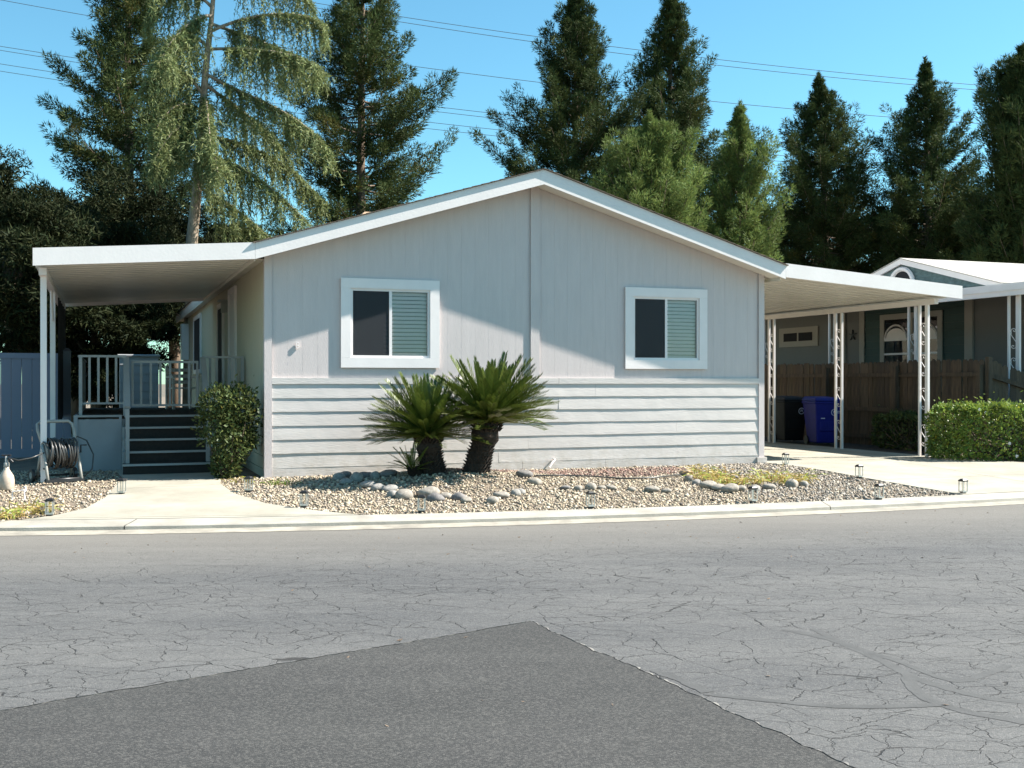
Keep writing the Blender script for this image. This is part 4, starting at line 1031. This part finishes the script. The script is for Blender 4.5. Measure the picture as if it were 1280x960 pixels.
conifer('pine_tree', 'sunlit yellow green pine behind the right roof slope', 815, 37, [(152, 3), (175, 30), (205, 52), (250, 74), (300, 90), (345, 92)], 400, 5, m='pine', nb=150, up0=.55, up1=1.1, needle=(.14, .030), group=GT, brown=0, plume=(.62, .24), per=105, upt=.9)
conifer('pine_tree', 'green pine with a sharp tip nearest the carport roof', 928, 39, [(134, 3), (160, 18), (190, 34), (230, 50), (280, 58), (345, 60)], 400, 6, m='pine', nb=140, up0=.5, up1=1.1, needle=(.14, .030), group=GT, brown=0, plume=(.58, .22), per=100, upt=.8)
conifer('redwood_tree', 'dark redwood above the carport roof left of the wispy one', 1032, 50, [(100, 2), (125, 14), (150, 28), (190, 46), (220, 60), (260, 70), (345, 78)], 400, 7, nb=185, up0=-.05, up1=.8, group=GT, brown=.15)
conifer('redwood_tree', 'dark wispy redwood above the neighbouring gable roof', 1166, 48, [(80, 2), (110, 14), (150, 36), (190, 52), (230, 66), (270, 80), (345, 88)], 400, 8, nb=185, up0=.0, up1=.8, group=GT, brown=.05)
conifer('pine_tree', 'dark upswept pine behind the neighbouring roof', 1290, 40, [(62, 3), (90, 36), (130, 62), (200, 78), (345, 84)], 400, 9, nb=175, up0=.6, up1=1.2, needle=(.20, .034), group=GT, brown=0, upt=.9)

def dense_tree(name, label, px, Z, py, rx, rz, seed, m='dense', n=17000, lf=(.19, .11), clumps=60, group=None, base=.1, cat='tree', trunk=True):
    rng = np.random.default_rng(seed)
    c = at(px, py, Z); t = thing(name, label, cat, (c[0], Z, base), 0, group)
    cz = c[2] - base
    tk = MB(); tk.tube([(0, 0, 0), (.08, .05, cz * .5), (-.05, 0, cz), (0, 0, cz + rz * .6)], [.24, .19, .12, .03], 9)
    cd = rand_unit(rng, clumps); cr = rng.uniform(.35, 1.0, clumps) ** .6 * rng.uniform(.75, 1.28, clumps)
    C = cd * cr[:, None] * np.array([rx, rx * .8, rz])
    for k in range(0, clumps, 3): tk.tube([(0, 0, cz - rz * .4), tuple(C[k] * .5 + np.array([0, 0, cz - rz * .1])), tuple(C[k] + np.array([0, 0, cz]))], [.06, .035, .01], 4, False)
    w_ = rng.integers(0, clumps, n); s = rng.uniform(.28, .55, clumps) * min(rx, rz) * .62
    o = rand_unit(rng, n) * (rng.uniform(.15, 1, n) ** .5)[:, None] * s[w_][:, None]
    P = C[w_] + o * np.array([1.15, 1.15, .8]) + np.array([0, 0, cz])
    D = unit(unit(o) * .7 + rand_unit(rng, n)); N = unit(np.cross(D, rand_unit(rng, n)))
    T = finish_tint(rng, n, .7, 1.25, .18) * rng.uniform(.75, 1.2, clumps)[w_][:, None]
    me = needlemesh('crown', m, P, D, N, rng.uniform(.7, 1.3, n) * lf[0], rng.uniform(.7, 1.3, n) * lf[1], T)
    tk.build('trunk', 'bark', t, smooth=True); link('crown', me, t); return t
GD = 'dense evergreens behind the porch and carport'
for i, (px, Z, py, rx, rz, lab) in enumerate([
    (12, 27, 335, 2.1, 2.0, 'dark dense evergreen beyond the outer edge of the porch awning'),
    (95, 30, 345, 2.4, 2.0, 'dark dense evergreen filling the gap above the vinyl fence'),
    (40, 36, 300, 2.6, 2.2, 'far dark evergreen behind the one beyond the awning edge'),
    (150, 34, 330, 2.3, 2.3, 'dark dense evergreen at the foot of the left redwood'),
    (215, 36, 355, 2.0, 2.0, 'dark evergreen below the cedar seen under the porch awning'),
    (120, 30, 430, 2.0, 1.5, 'low dark evergreen behind the porch railing'),
    (300, 42, 330, 2.0, 2.0, 'dark evergreen partly hidden by the cedar boughs'),
    (1000, 56, 320, 3.2, 2.6, 'dark evergreen low behind the carport awning'),
    (1105, 58, 320, 3.0, 2.6, 'dark evergreen low between the two right redwoods'),
    (1225, 50, 320, 3.4, 2.6, 'dark evergreen low behind the pale neighbouring roof'),
    (1310, 46, 300, 3.0, 3.0, 'dark evergreen beside the upswept pine'),
    (-45, 32, 330, 2.6, 2.6, 'dark evergreen past the end of the vinyl fence')]):
    dense_tree('evergreen_tree', lab, px, Z, py, rx, rz, 40 + i, group=GD, n=44000 if i < 7 else 24000, lf=(.17, .042) if i < 7 else (.26, .07))

# deodar cedar with hanging curtains of foliage
def cedar():
    rng = np.random.default_rng(77); Z = 31.0
    base = at(238, 300, Z); X0 = base[0]
    t = thing('cedar_tree', 'tall cedar with long drooping boughs and pale trunk', 'tree', (X0, Z, .1), 0, GT)
    tk = MB()
    def trx(y): return float(np.interp(y, [-130, -40, 30, 90, 160, 230, 300, 470], [276, 270, 264, 257, 252, 247, 240, 236]))
    tp = [(236, 470), (240, 300), (247, 230), (252, 160), (257, 90), (264, 30), (270, -40), (276, -130)]
    P3 = [Vector(at(px, py, Z)) - Vector((X0, Z, .1)) for px, py in tp]; P3[0].z = -.1
    tk.tube(P3, [.20, .16, .135, .11, .09, .07, .05, .02], 10)
    s = Z / FPX
    limbs = [((262, 40), (330, 5), (395, 12), (402, 30), .2), ((262, 62), (310, 62), (375, 68), (404, 92), -.3), ((258, 60), (225, 22), (195, 45), (180, 90), .3),
             ((268, 92), (310, 125), (380, 140), (416, 195), -.2), ((257, 105), (290, 130), (330, 150), (345, 185), .9), ((255, 120), (225, 70), (205, 95), (196, 130), -.7),
             ((250, 205), (280, 190), (330, 220), (392, 285), -.4), ((250, 235), (270, 240), (300, 265), (335, 300), .6), ((250, 140), (235, 125), (222, 150), (215, 185), -.9),
             ((266, 10), (240, -20), (205, -12), (190, 25), -.2), ((270, -30), (320, -45), (360, -35), (385, -5), .4), ((248, 215), (262, 195), (290, 195), (300, 235), -1.3),
             ((256, 120), (268, 130), (280, 175), (290, 205), -1.2), ((262, 20), (250, 30), (238, 70), (232, 110), -1.3), ((252, 150), (240, 155), (228, 185), (222, 225), -1.2), ((272, -60), (240, -85), (215, -75), (200, -45), .5),
             ((272, -50), (310, -80), (345, -75), (365, -45), -.4), ((254, 170), (290, 165), (350, 185), (385, 235), 1.2), ((264, 30), (300, 35), (350, 38), (385, 62), 1.4)]
    Ps, Ds, Ts, Ls = [], [], [], []
    for li, (a, b, c, d, dep) in enumerate(limbs):
        a = (trx(a[1]), a[1])
        q = [np.array(at(x, y, Z)) - np.array([X0, Z, .1]) for x, y in (a, b, c, d)]
        for k, f in enumerate((0, .6, 1.3, 1.8)): q[k] = q[k] + np.array([0, dep * f, 0])
        pts = []
        for u in np.linspace(0, 1, 15):
            pts.append(q[0] * (1 - u) ** 3 + 3 * q[1] * u * (1 - u) ** 2 + 3 * q[2] * u * u * (1 - u) + q[3] * u ** 3)
        pts = np.array(pts); Ltot = np.linalg.norm(np.diff(pts, axis=0), axis=1).sum()
        tk.tube([tuple(p) for p in pts], [.042 * (1 - k / 15) + .009 for k in range(15)], 5, False)
        nstr = int(Ltot * 50)
        for k in range(nstr):
            u = .12 + .88 * (k + rng.uniform(0, 1)) / nstr; ii = u * 14; aI = int(min(ii, 13)); f = ii - aI
            p0 = pts[aI] * (1 - f) + pts[aI + 1] * f
            bd = unit(pts[aI + 1] - pts[aI])
            side = unit(np.cross(bd, [0, 0, 1.])) * rng.normal(0, 1)
            # a side twig that arches out and then hangs
            out = rng.uniform(.02, .55) * (1 - .3 * u); ln = rng.uniform(.2, 1.0) ** 1.3 * 1.55 * (1.05 - .25 * u) * (.6 + .6 * math.sin(PI * min(u * 1.1, 1)))
            n_ = int(10 + ln * 30); r = np.linspace(0, 1, n_)
            hp_ = np.zeros((n_, 3)); hp_ += p0
            hp_ += (side * out + bd * rng.uniform(0, .35))[None] * np.sin(r * PI / 2)[:, None]
            hp_[:, 2] -= ln * r ** 1.6
            hp_ += rng.normal(0, .02, (n_, 3))
            dd = unit(np.gradient(hp_, axis=0) + rng.normal(0, .012, (n_, 3)) + 1e-6)
            dd = unit(dd + rng.normal(0, .38, (n_, 3)))
            Ps.append(hp_); Ds.append(dd); Ts.append(finish_tint(rng, n_, .75, 1.25, .1) * rng.uniform(.75, 1.2))
    P = np.concatenate(Ps); D = np.concatenate(Ds); T = np.concatenate(Ts); n_ = len(P); N = unit(np.cross(D, rand_unit(rng, n_)))
    me = needlemesh('crown', 'deodar', P, D, N, rng.uniform(.7, 1.3, n_) * .14, rng.uniform(.7, 1.3, n_) * .03, T)
    tk.build('trunk', 'bark2', t, smooth=True); link('crown', me, t)
cedar()

# ------------------------------------------------------------------ sago palms
def frond_mesh(seed, L=1.0, arch=.35, nleaf=52):
    rng = np.random.default_rng(seed); b = MB(); n = 14
    def cur(u): return np.array([u * L * (1 - .10 * arch * u), 0, -arch * L * u ** 2.2 * .55])
    Ps, Ds, Ns, Ls = [], [], [], []
    for i in range(nleaf):
        u = .12 + .88 * i / (nleaf - 1); p = cur(u); d = unit(cur(min(u + .02, 1.02)) - cur(u - .02)); upv = unit(np.cross(np.array([0, 1., 0]), -d)); 
        ll = .145 * (math.sin(PI * min(max((u - .05) * .93, 0), 1)) ** .55) * L * rng.uniform(.92, 1.06)
        for s in (-1, 1):
            dr = unit(d * (.75 + .55 * u) + np.array([0, s * 1., 0]) * .80 + upv * rng.uniform(.30, .62))
            Ps.append(p); Ds.append(dr); Ns.append(unit(np.cross(dr, upv + rng.normal(0, .1, 3)))); Ls.append(max(ll, .03))
    P, D, N = np.array(Ps), np.array(Ds), np.array(Ns); m_ = len(P)
    v = MB()
    me = leafmesh('frond', 'frond', P, D, N, np.array(Ls), .019, finish_tint(rng, m_, .8, 1.15, .08))
    # midrib joined in
    bm = bmesh.new(); bm.from_mesh(me); lay = bm.verts.layers.float_color['tint']
    r = MB(); r.tube([tuple(cur(u)) for u in np.linspace(0, 1, 9)], [.011 * (1 - .8 * u) for u in np.linspace(0, 1, 9)], 4)
    vs = [bm.verts.new(p) for p in r.v]
    for q in vs: q[lay] = (1.5, 1.25, 1.0, 1)
    for f in r.f: bm.faces.new([vs[i] for i in f])
    bm.to_mesh(me); bm.free(); return me
FR = [frond_mesh(100 + k, 1.0, a) for k, a in enumerate((.05, .13, .2, .26, .32, .40))]
def sago(label, lx, ly, lean, hgt, r0, r1, flen, nf, seed, spread_bias, zlow=-.25):
    rng = np.random.default_rng(seed); wx, wy, _ = L2W(lx, ly); z = yard_z(wx, wy)
    t = thing('sago_palm', label, 'palm', (wx, wy, z - .03), A, 'sago palms before the lap siding')
    ax = lambda u: np.array([lean[0] * u, lean[1] * u, hgt * u])
    tk = MB(); tk.tube([tuple(ax(u)) for u in np.linspace(0, 1, 8)], [r0 * .97, r0 * .92, r0 * .88, r0 * .86, r0 * .85, r1 * .95, r1 * .8, r1 * .5], 18)
    trunk = tk.build('trunk', 'caudex', t)
    sc = MB(); rows = 17
    for i in range(rows):
        u = (i + .3) / rows; rr = r0 * (.96 - .14 * min(u * 1.6, 1)) if u < .8 else r1 * .95
        for k in range(20):
            a = 2 * PI * (k + .5 * (i % 2)) / 20 + rng.uniform(-.05, .05); c = ax(u); o = np.array([math.cos(a), math.sin(a), 0]); tg = np.array([-math.sin(a), math.cos(a), 0])
            b0 = c + o * (rr - .015); ln = rng.uniform(.03, .065); tip = c + o * (rr + ln * .8) + np.array([0, 0, ln * .9]); wd = .02
            sc.add([b0 - tg * wd + np.array([0, 0, -.014]), b0 + tg * wd + np.array([0, 0, -.014]), b0 + np.array([0, 0, .03]), tip], [(0, 1, 3), (1, 2, 3), (2, 0, 3)])
    sc.build('leaf_bases', 'caudex', trunk)
    top = ax(1.0); made = 0; k = 0
    while made < nf:
        u = (made + .5) / nf; k += 1
        e = R(86) - (R(86) - zlow) * (u ** .72); az = k * 2.39996 + rng.uniform(-.2, .2)
        d = np.array([math.cos(az), math.sin(az)]); d = d + np.array(spread_bias); az2 = math.atan2(d[1], d[0])
        L = flen * rng.uniform(.85, 1.08) * (1.0 - .12 * (e > R(70)))
        reach = math.sin(az2) * math.cos(e) * L * .95 + top[1] + ly
        if reach > -.13:                                    # never into the wall
            e = max(e, R(62)); L *= .8
            if math.sin(az2) * math.cos(e) * L + top[1] + ly > -.10: made += .25; continue
        ci = min(5, max(0, int((R(86) - e) / R(86) * 5.4 + rng.uniform(-.6, .6))))
        o = link('frond', FR[ci], t, tuple(top + np.array([math.cos(az2) * .05, math.sin(az2) * .05, -.02 * u])), None, (L, L, L))
        o.rotation_mode = 'XYZ'; o.rotation_euler = (rng.uniform(-.25, .25), -e, az2); made += 1
sago('bigger upright sago palm with bright green fronds in front of the lap siding', 2.74, -1.45, (.20, .02), .72, .19, .22, .99, 135, 5, (.22, -.06), R(8))
sago('darker sago palm leaning away from the upright one', 2.14, -1.34, (-.08, -.02), .54, .18, .20, .93, 105, 6, (-.34, -.06), R(4))
sago('small sago palm pup at the foot of the darker palm', 1.88, -1.36, (-.04, 0), .12, .07, .07, .38, 18, 7, (-.4, -.3), R(12))

# ------------------------------------------------------------------ shrub, hedges
def leafbush(name, label, cat, loc, rz, vol, n, m, lf, seed, rects, twigs=40, group=None, flowers=0):
    """vol(rng,n) -> points in the bush's own space with outward directions"""
    rng = np.random.default_rng(seed); t = thing(name, label, cat, loc, rz, group)
    P, O = vol(rng, n); D = unit(O * .6 + rand_unit(rng, n) * .9 + np.array([0, 0, .25])); N = unit(np.cross(D, rand_unit(rng, n)))
    T = finish_tint(rng, n, .65, 1.25, .18)
    patch = .5 + .5 * np.sin(P[:, 0] * 9.1 + 1.3 * np.sin(P[:, 2] * 7)) * np.sin(P[:, 2] * 8.3 + P[:, 1] * 6)
    T = T * (.7 + .5 * patch)[:, None]
    P = P + O * (rng.exponential(.016, n) * (rng.random(n) < .5))[:, None] + (np.array([0, 0, 1.]) * (rng.exponential(.05, n) * (rng.random(n) < .04))[:, None])
    fade = rng.random(n) < .018; T[fade] *= np.array([1.9, 1.35, .9])
    link('foliage', leafmesh('foliage', m, P, D, N, rng.uniform(.45, 1.4, n) * lf[0], rng.uniform(.5, 1.35, n) * lf[1], T), t)
    b = MB()
    for k in range(twigs):
        p = P[rng.integers(0, n)]; b.tube([(rects[0] * rng.uniform(-.5, .5), rects[1] * rng.uniform(-.4, .4), 0), tuple(p * np.array([.7, .7, .55])), tuple(p)], [.016, .010, .004], 4, False)
    b.build('stems', 'bark', t)
    if flowers:
        fb = MB()
        for k in range(flowers):
            i = rng.integers(0, n); p = P[i]
            if O[i][1] > -.2: continue
            for a in range(5):
                an = a * 1.2566; fb.add([p + np.array([0, -.03, 0]), p + np.array([.03 * math.cos(an), -.035, .03 * math.sin(an)]), p + np.array([.03 * math.cos(an + .9), -.03, .03 * math.sin(an + .9)])], [(0, 1, 2)])
        if fb.f: fb.build('blossoms', 'white', t)
    return t
def lump_box(hx, hy, hz, r, amp):
    def vol(rng, n):
        p = rng.uniform(-1, 1, (n, 3)); ax = rng.integers(0, 4, n)          # most leaves sit near the clipped faces
        face = rng.random(n) < .78
        q = np.array([hx, hy, hz / 2]); 
        w_ = rng.choice(3, n, p=[.2, .35, .45]); sg = np.where(rng.random(n) < .5, -1, 1); sg = np.where(w_ == 2, 1, sg)
        p[np.arange(n)[face], w_[face]] = (sg[face] * rng.uniform(.86, 1.0, face.sum()))
        # round the corners
        e = np.abs(p) ** 5; s = np.maximum(e.sum(1) ** .2, 1); p = p / s[:, None]
        o = unit(p * np.array([1 / hx, 1 / hy, 1 / hz]))
        bump = 1 + amp * np.sin(p[:, 0] * hx * 5.1 + 1) * np.sin(p[:, 1] * hy * 4.3) + amp * .6 * np.sin(p[:, 0] * hx * 11 + p[:, 2] * 6)
        p = p * q * bump[:, None]; p[:, 2] += hz / 2
        return p, o
    return vol
hl = L2W(13.05, -.75); leafbush('hedge', 'clipped bright green hedge in front of the sloping fence', 'hedge', (hl[0], hl[1], yard_z(hl[0], hl[1]) - .01), A - .22, lump_box(1.28, .58, .98, .3, .04), 17000, 'hedge', (.062, .040), 31, (2, .8), 60, flowers=16)
hl = L2W(13.2, 1.9); leafbush('shrub', 'dark low shrub growing against the fence under the carport', 'shrub', (hl[0], hl[1], .19), A, lump_box(.26, .95, .72, .3, .10), 5200, 'shrub', (.07, .042), 32, (.3, 1.2), 30)
def shrubvol(rng, n):
    cs = [(.0, .0, .98, .40), (-.12, -.05, .72, .36), (.14, .05, .78, .36), (.02, -.1, .45, .26), (-.05, -.05, .16, .20), (.16, -.05, 1.08, .28), (-.14, -.02, 1.05, .3), (.22, 0, .55, .2)]
    w_ = rng.integers(0, len(cs), n); C = np.array(cs)
    o = rand_unit(rng, n); r = rng.uniform(.35, 1, n) ** .5 * C[w_, 3] * (1 + .15 * np.sin(o[:, 0] * 7 + w_) * np.sin(o[:, 2] * 6))
    return C[w_, :3] + o * r[:, None], o
sp2 = L2W(-.52, .18); leafbush('shrub', 'leafy top heavy shrub at the house corner beside the stairs', 'shrub', (sp2[0], sp2[1], yard_z(sp2[0], sp2[1])), A, shrubvol, 6500, 'shrub', (.060, .036), 33, (.15, .15), 40)

# ------------------------------------------------------------------ dry yellow clumps, tufts
def tuft(label, px, py, n, ln, sp, seed, m='yellow', grp='dry yellow daylily clumps', tint=(1, 1, 1), cat='plant'):
    rng = np.random.default_rng(seed); x, y, _ = g(px, py, .13); z = yard_z(x, y)
    t = thing('lily_clump', label, cat, (x, y, z), 0, grp)
    Ps, Ds, Ls, Ts = [], [], [], []
    for i in range(n):
        c = rng.normal(0, sp, 2); p = np.array([c[0], c[1] * .7, 0]); d = unit(np.array([rng.normal(0, .55) + c[0] * 1.2, rng.normal(0, .5) + c[1], 1.0])); L = ln * rng.uniform(.55, 1.15)
        col = np.array(tint) * rng.uniform(.6, 1.25) * (np.array([.8, 1.25, .8]) if rng.random() < .25 else (np.array([.75, .6, .7]) if rng.random() < .25 else 1))
        for s in range(3):
            Ps.append(p.copy()); Ds.append(d.copy()); Ls.append(L / 3 * 1.35); Ts.append(col)
            p = p + d * L / 3; d = unit(d + np.array([d[0] * .5, d[1] * .5, -.55]))
    P, D = np.array(Ps), np.array(Ds); N = unit(np.cross(D, rand_unit(rng, len(P))))
    link('leaves', leafmesh('leaves', m, P, D, N, np.array(Ls), .016, np.array(Ts)), t)
    MB().lathe([(sp * .8, -.01), (sp * .5, .02), (.01, .035)], 8).build('crown_base', 'bark', t)
yl = [(882, 604), (900, 602), (922, 607), (944, 606), (965, 603), (985, 606), (905, 608), (875, 599), (1000, 604)]
yn = ['nearest the base boards', 'behind the pale border rocks', 'in the middle of the rock border', 'beside the central path light', 'on the driveway side of the rock border', 'at the driveway end of the rock border', 'touching the front border rocks', 'at the palm end of the rock border', 'last before the bare grey gravel']
for i, ((px, py), nm_) in enumerate(zip(yl, yn)): tuft('dry yellow lily clump ' + nm_, px, py, 46, .27, .09, 60 + i)
for i, ((px, py), nm_) in enumerate(zip([(8, 643), (28, 640), (46, 637), (-12, 645)], ['below the pump sprayer', 'below the wire stand', 'beside the hose reel wheels', 'farthest from the hose reel'])): tuft('dry yellow lily clump ' + nm_, px, py, 42, .22, .08, 80 + i)
tuft('green grassy weed tuft by the house corner', 350, 611, 40, .13, .09, 90, 'shrub', 'weeds at the house wall', (1.6, 1.7, .8), 'weed')
tuft('small dry tuft of weeds under the corner shrub', 300, 609, 30, .16, .10, 91, 'yellow', 'weeds at the house wall', (.7, .7, .5), 'weed')

# ------------------------------------------------------------------ rocks
def rock_mesh(seed, m):
    rr = random.Random(seed); bm = bmesh.new(); bmesh.ops.create_icosphere(bm, subdivisions=3, radius=1)
    ph = [rr.uniform(0, 6) for _ in range(6)]
    for v in bm.verts:
        x, y, z = v.co; k = 1 + .10 * math.sin(2.1 * x + ph[0]) + .09 * math.sin(2.6 * y + ph[1]) + .08 * math.sin(3.1 * z + ph[2]) + .04 * math.sin(5 * x + 4 * y + ph[3])
        v.co *= k; v.co.z *= .62; v.co.y *= .78
    me = bpy.data.meshes.new('rock'); bm.to_mesh(me); bm.free(); me.materials.append(M[m]); me.polygons.foreach_set('use_smooth', [True] * len(me.polygons)); return me
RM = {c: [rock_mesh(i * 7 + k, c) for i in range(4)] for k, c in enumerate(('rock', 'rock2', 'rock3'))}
rocks = [  # px, py of the foot, width in px, stone, where it lies
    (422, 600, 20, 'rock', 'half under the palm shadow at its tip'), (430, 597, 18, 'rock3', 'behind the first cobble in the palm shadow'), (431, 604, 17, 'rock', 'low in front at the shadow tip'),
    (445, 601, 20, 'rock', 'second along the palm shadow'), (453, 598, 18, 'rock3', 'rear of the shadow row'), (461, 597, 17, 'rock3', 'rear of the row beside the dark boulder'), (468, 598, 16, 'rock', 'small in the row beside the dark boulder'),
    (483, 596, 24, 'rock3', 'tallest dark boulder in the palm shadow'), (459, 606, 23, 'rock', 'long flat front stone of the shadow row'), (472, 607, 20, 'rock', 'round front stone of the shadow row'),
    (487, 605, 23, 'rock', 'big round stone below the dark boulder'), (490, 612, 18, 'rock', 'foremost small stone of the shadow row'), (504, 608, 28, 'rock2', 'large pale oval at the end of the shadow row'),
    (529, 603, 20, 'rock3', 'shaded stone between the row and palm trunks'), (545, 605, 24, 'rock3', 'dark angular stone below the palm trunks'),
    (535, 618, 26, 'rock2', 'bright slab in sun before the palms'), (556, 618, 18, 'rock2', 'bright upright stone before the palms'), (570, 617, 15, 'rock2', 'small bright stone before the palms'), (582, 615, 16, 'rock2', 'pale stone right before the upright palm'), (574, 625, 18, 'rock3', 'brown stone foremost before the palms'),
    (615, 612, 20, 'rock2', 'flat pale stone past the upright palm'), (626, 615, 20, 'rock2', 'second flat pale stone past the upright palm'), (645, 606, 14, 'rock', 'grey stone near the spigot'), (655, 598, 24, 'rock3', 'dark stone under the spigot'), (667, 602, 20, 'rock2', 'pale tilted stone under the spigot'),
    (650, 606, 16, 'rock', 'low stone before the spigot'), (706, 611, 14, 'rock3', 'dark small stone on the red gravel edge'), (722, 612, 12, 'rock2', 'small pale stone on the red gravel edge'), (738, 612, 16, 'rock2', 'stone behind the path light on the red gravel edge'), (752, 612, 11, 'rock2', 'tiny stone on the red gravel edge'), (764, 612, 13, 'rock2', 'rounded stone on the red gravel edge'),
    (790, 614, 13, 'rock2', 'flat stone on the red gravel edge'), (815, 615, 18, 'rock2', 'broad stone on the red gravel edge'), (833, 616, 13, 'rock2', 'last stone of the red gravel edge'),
    (858, 594, 16, 'rock2', 'stone where the black hose ends'), (862, 601, 15, 'rock2', 'second stone of the lily border'), (872, 605, 14, 'rock', 'third stone of the lily border'), (886, 611, 22, 'rock2', 'long stone of the lily border'), (900, 613, 20, 'rock2', 'middle stone of the lily border'),
    (913, 616, 22, 'rock2', 'foremost stone of the lily border'), (925, 614, 15, 'rock2', 'stone next to the foremost of the lily border'), (945, 614, 15, 'rock', 'stone behind the central path light'), (962, 612, 16, 'rock2', 'stone past the central path light'), (990, 609, 20, 'rock2', 'pale stone at the driveway end of the lily border'), (1005, 607, 14, 'rock', 'small stone at the driveway end of the lily border'),
    (908, 597, 14, 'rock3', 'dark stone between the yellow lilies'), (917, 598, 14, 'rock3', 'second dark stone between the yellow lilies'),
    (6, 648, 16, 'rock2', 'pale stone by the yellow clumps near the kerb'), (28, 645, 14, 'rock2', 'pale stone by the path light near the hose reel'), (52, 642, 15, 'rock3', 'dark stone by the hose reel path light')]
rk_ = random.Random(9)
for px, py, wd, m_, nm_ in rocks:
    zz = .12
    for _ in range(4): x, y, _z = g(px, py, zz); zz = yard_z(x, y)
    s = wd / FPX * y / 2 * .98; h = rk_.uniform(.8, 1.15)
    o = link('river_rock', rk_.choice(RM[m_]), None, (x, y + s * .5, zz + s * .30 * h), (rk_.uniform(-.12, .12), rk_.uniform(-.12, .12), rk_.uniform(-.5, .5)), (s, s, s * h))
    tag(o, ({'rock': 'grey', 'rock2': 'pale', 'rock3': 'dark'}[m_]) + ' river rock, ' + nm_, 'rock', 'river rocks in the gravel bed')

# drip hose along the bed
dp = []
for px, py in ((668, 595), (700, 594), (740, 595), (780, 598), (815, 597), (850, 593)):
    zz = .18
    for _ in range(4): x, y, _z = g(px, py, zz); zz = yard_z(x, y) + .03
    dp.append((x, y, zz))
ih = MB().tube(dp, .012, 6).build('drip_hose', 'hose', None, smooth=True); tag(ih, 'thin black drip hose lying on the gravel along the wall', 'hose')

# ------------------------------------------------------------------ path lights
lt_ = [(62, 645, 'beside the hose reel near the street'), (152, 617, 'where the walkway meets the skirt panel'), (311, 614, 'under the corner shrub'), (380, 634, 'on the walkway curve below the palm shadow tip'), (527, 640, 'at the kerb before the palms'),
       (738, 635, 'at the kerb before the red gravel'), (941, 628, 'before the yellow lily border'), (982, 581, 'at the driveway edge by the house corner'), (1074, 597, 'halfway down the driveway edge'), (1099, 624, 'at the kerb in the grey gravel'), (1204, 617, 'at the sharp tip of the gravel bed')]
cap = MB(); cap.box(-.045, .045, -.045, .045, .165, .185); cap.hexa([(-.04, -.04, .185), (.04, -.04, .185), (.04, .04, .185), (-.04, .04, .185)], [(-.025, -.025, .2), (.025, -.025, .2), (.025, .025, .2), (-.025, .025, .2)]); capm = cap.mesh('cap', 'black')
frm = MB()
for sx in (-.037, .037):
    for sy in (-.037, .037): frm.box(sx - .005, sx + .005, sy - .005, sy + .005, .035, .165)
frm.box(-.042, .042, -.042, .042, .02, .035); frm.lathe([(.012, -.06), (.014, .02)], 8); frmm = frm.mesh('frame', 'silver')
glm = MB().lathe([(.022, .036), (.022, .164)], 10).mesh('lantern_glass', 'lampglass'); bsm = MB().lathe([(.04, -.01), (.04, .015), (.03, .02)], 10).mesh('base', 'black')
for px, py, nm_ in lt_:
    zz = .1
    for _ in range(4): x, y, _z = g(px, py, zz); zz = yard_z(x, y) + .004
    t = thing('path_light', 'small square path light ' + nm_, 'path light', (x, y, zz), rk_.uniform(-.3, .5), 'solar path lights along the bed')
    for nm2, me in (('cap', capm), ('frame', frmm), ('lantern_glass', glm), ('base', bsm)): link(nm2, me, t)

# ------------------------------------------------------------------ overhead wires
for i, pts in enumerate([[(337, 0), (600, 43), (1240, 114)], [(370, 0), (600, 36), (1240, 108)], [(0, 0), (600, 94), (1230, 155)], [(0, 58), (600, 140), (1127, 190)], [(0, 63), (600, 146), (1127, 195)], [(0, 80), (600, 160), (1127, 205)], [(0, 89), (600, 168), (1127, 212)]]):
    c = np.polyfit([p[0] for p in pts], [p[1] for p in pts], 2); Z = 66 + i
    P = [at(px, float(np.polyval(c, px)), Z) for px in np.linspace(-500, 1800, 60)]
    o = MB().tube(P, .017, 5).build('power_line', 'wire', None, smooth=True)
    tag(o, 'thin dark overhead wire strung across the sky behind the trees', 'wire', 'overhead wires')
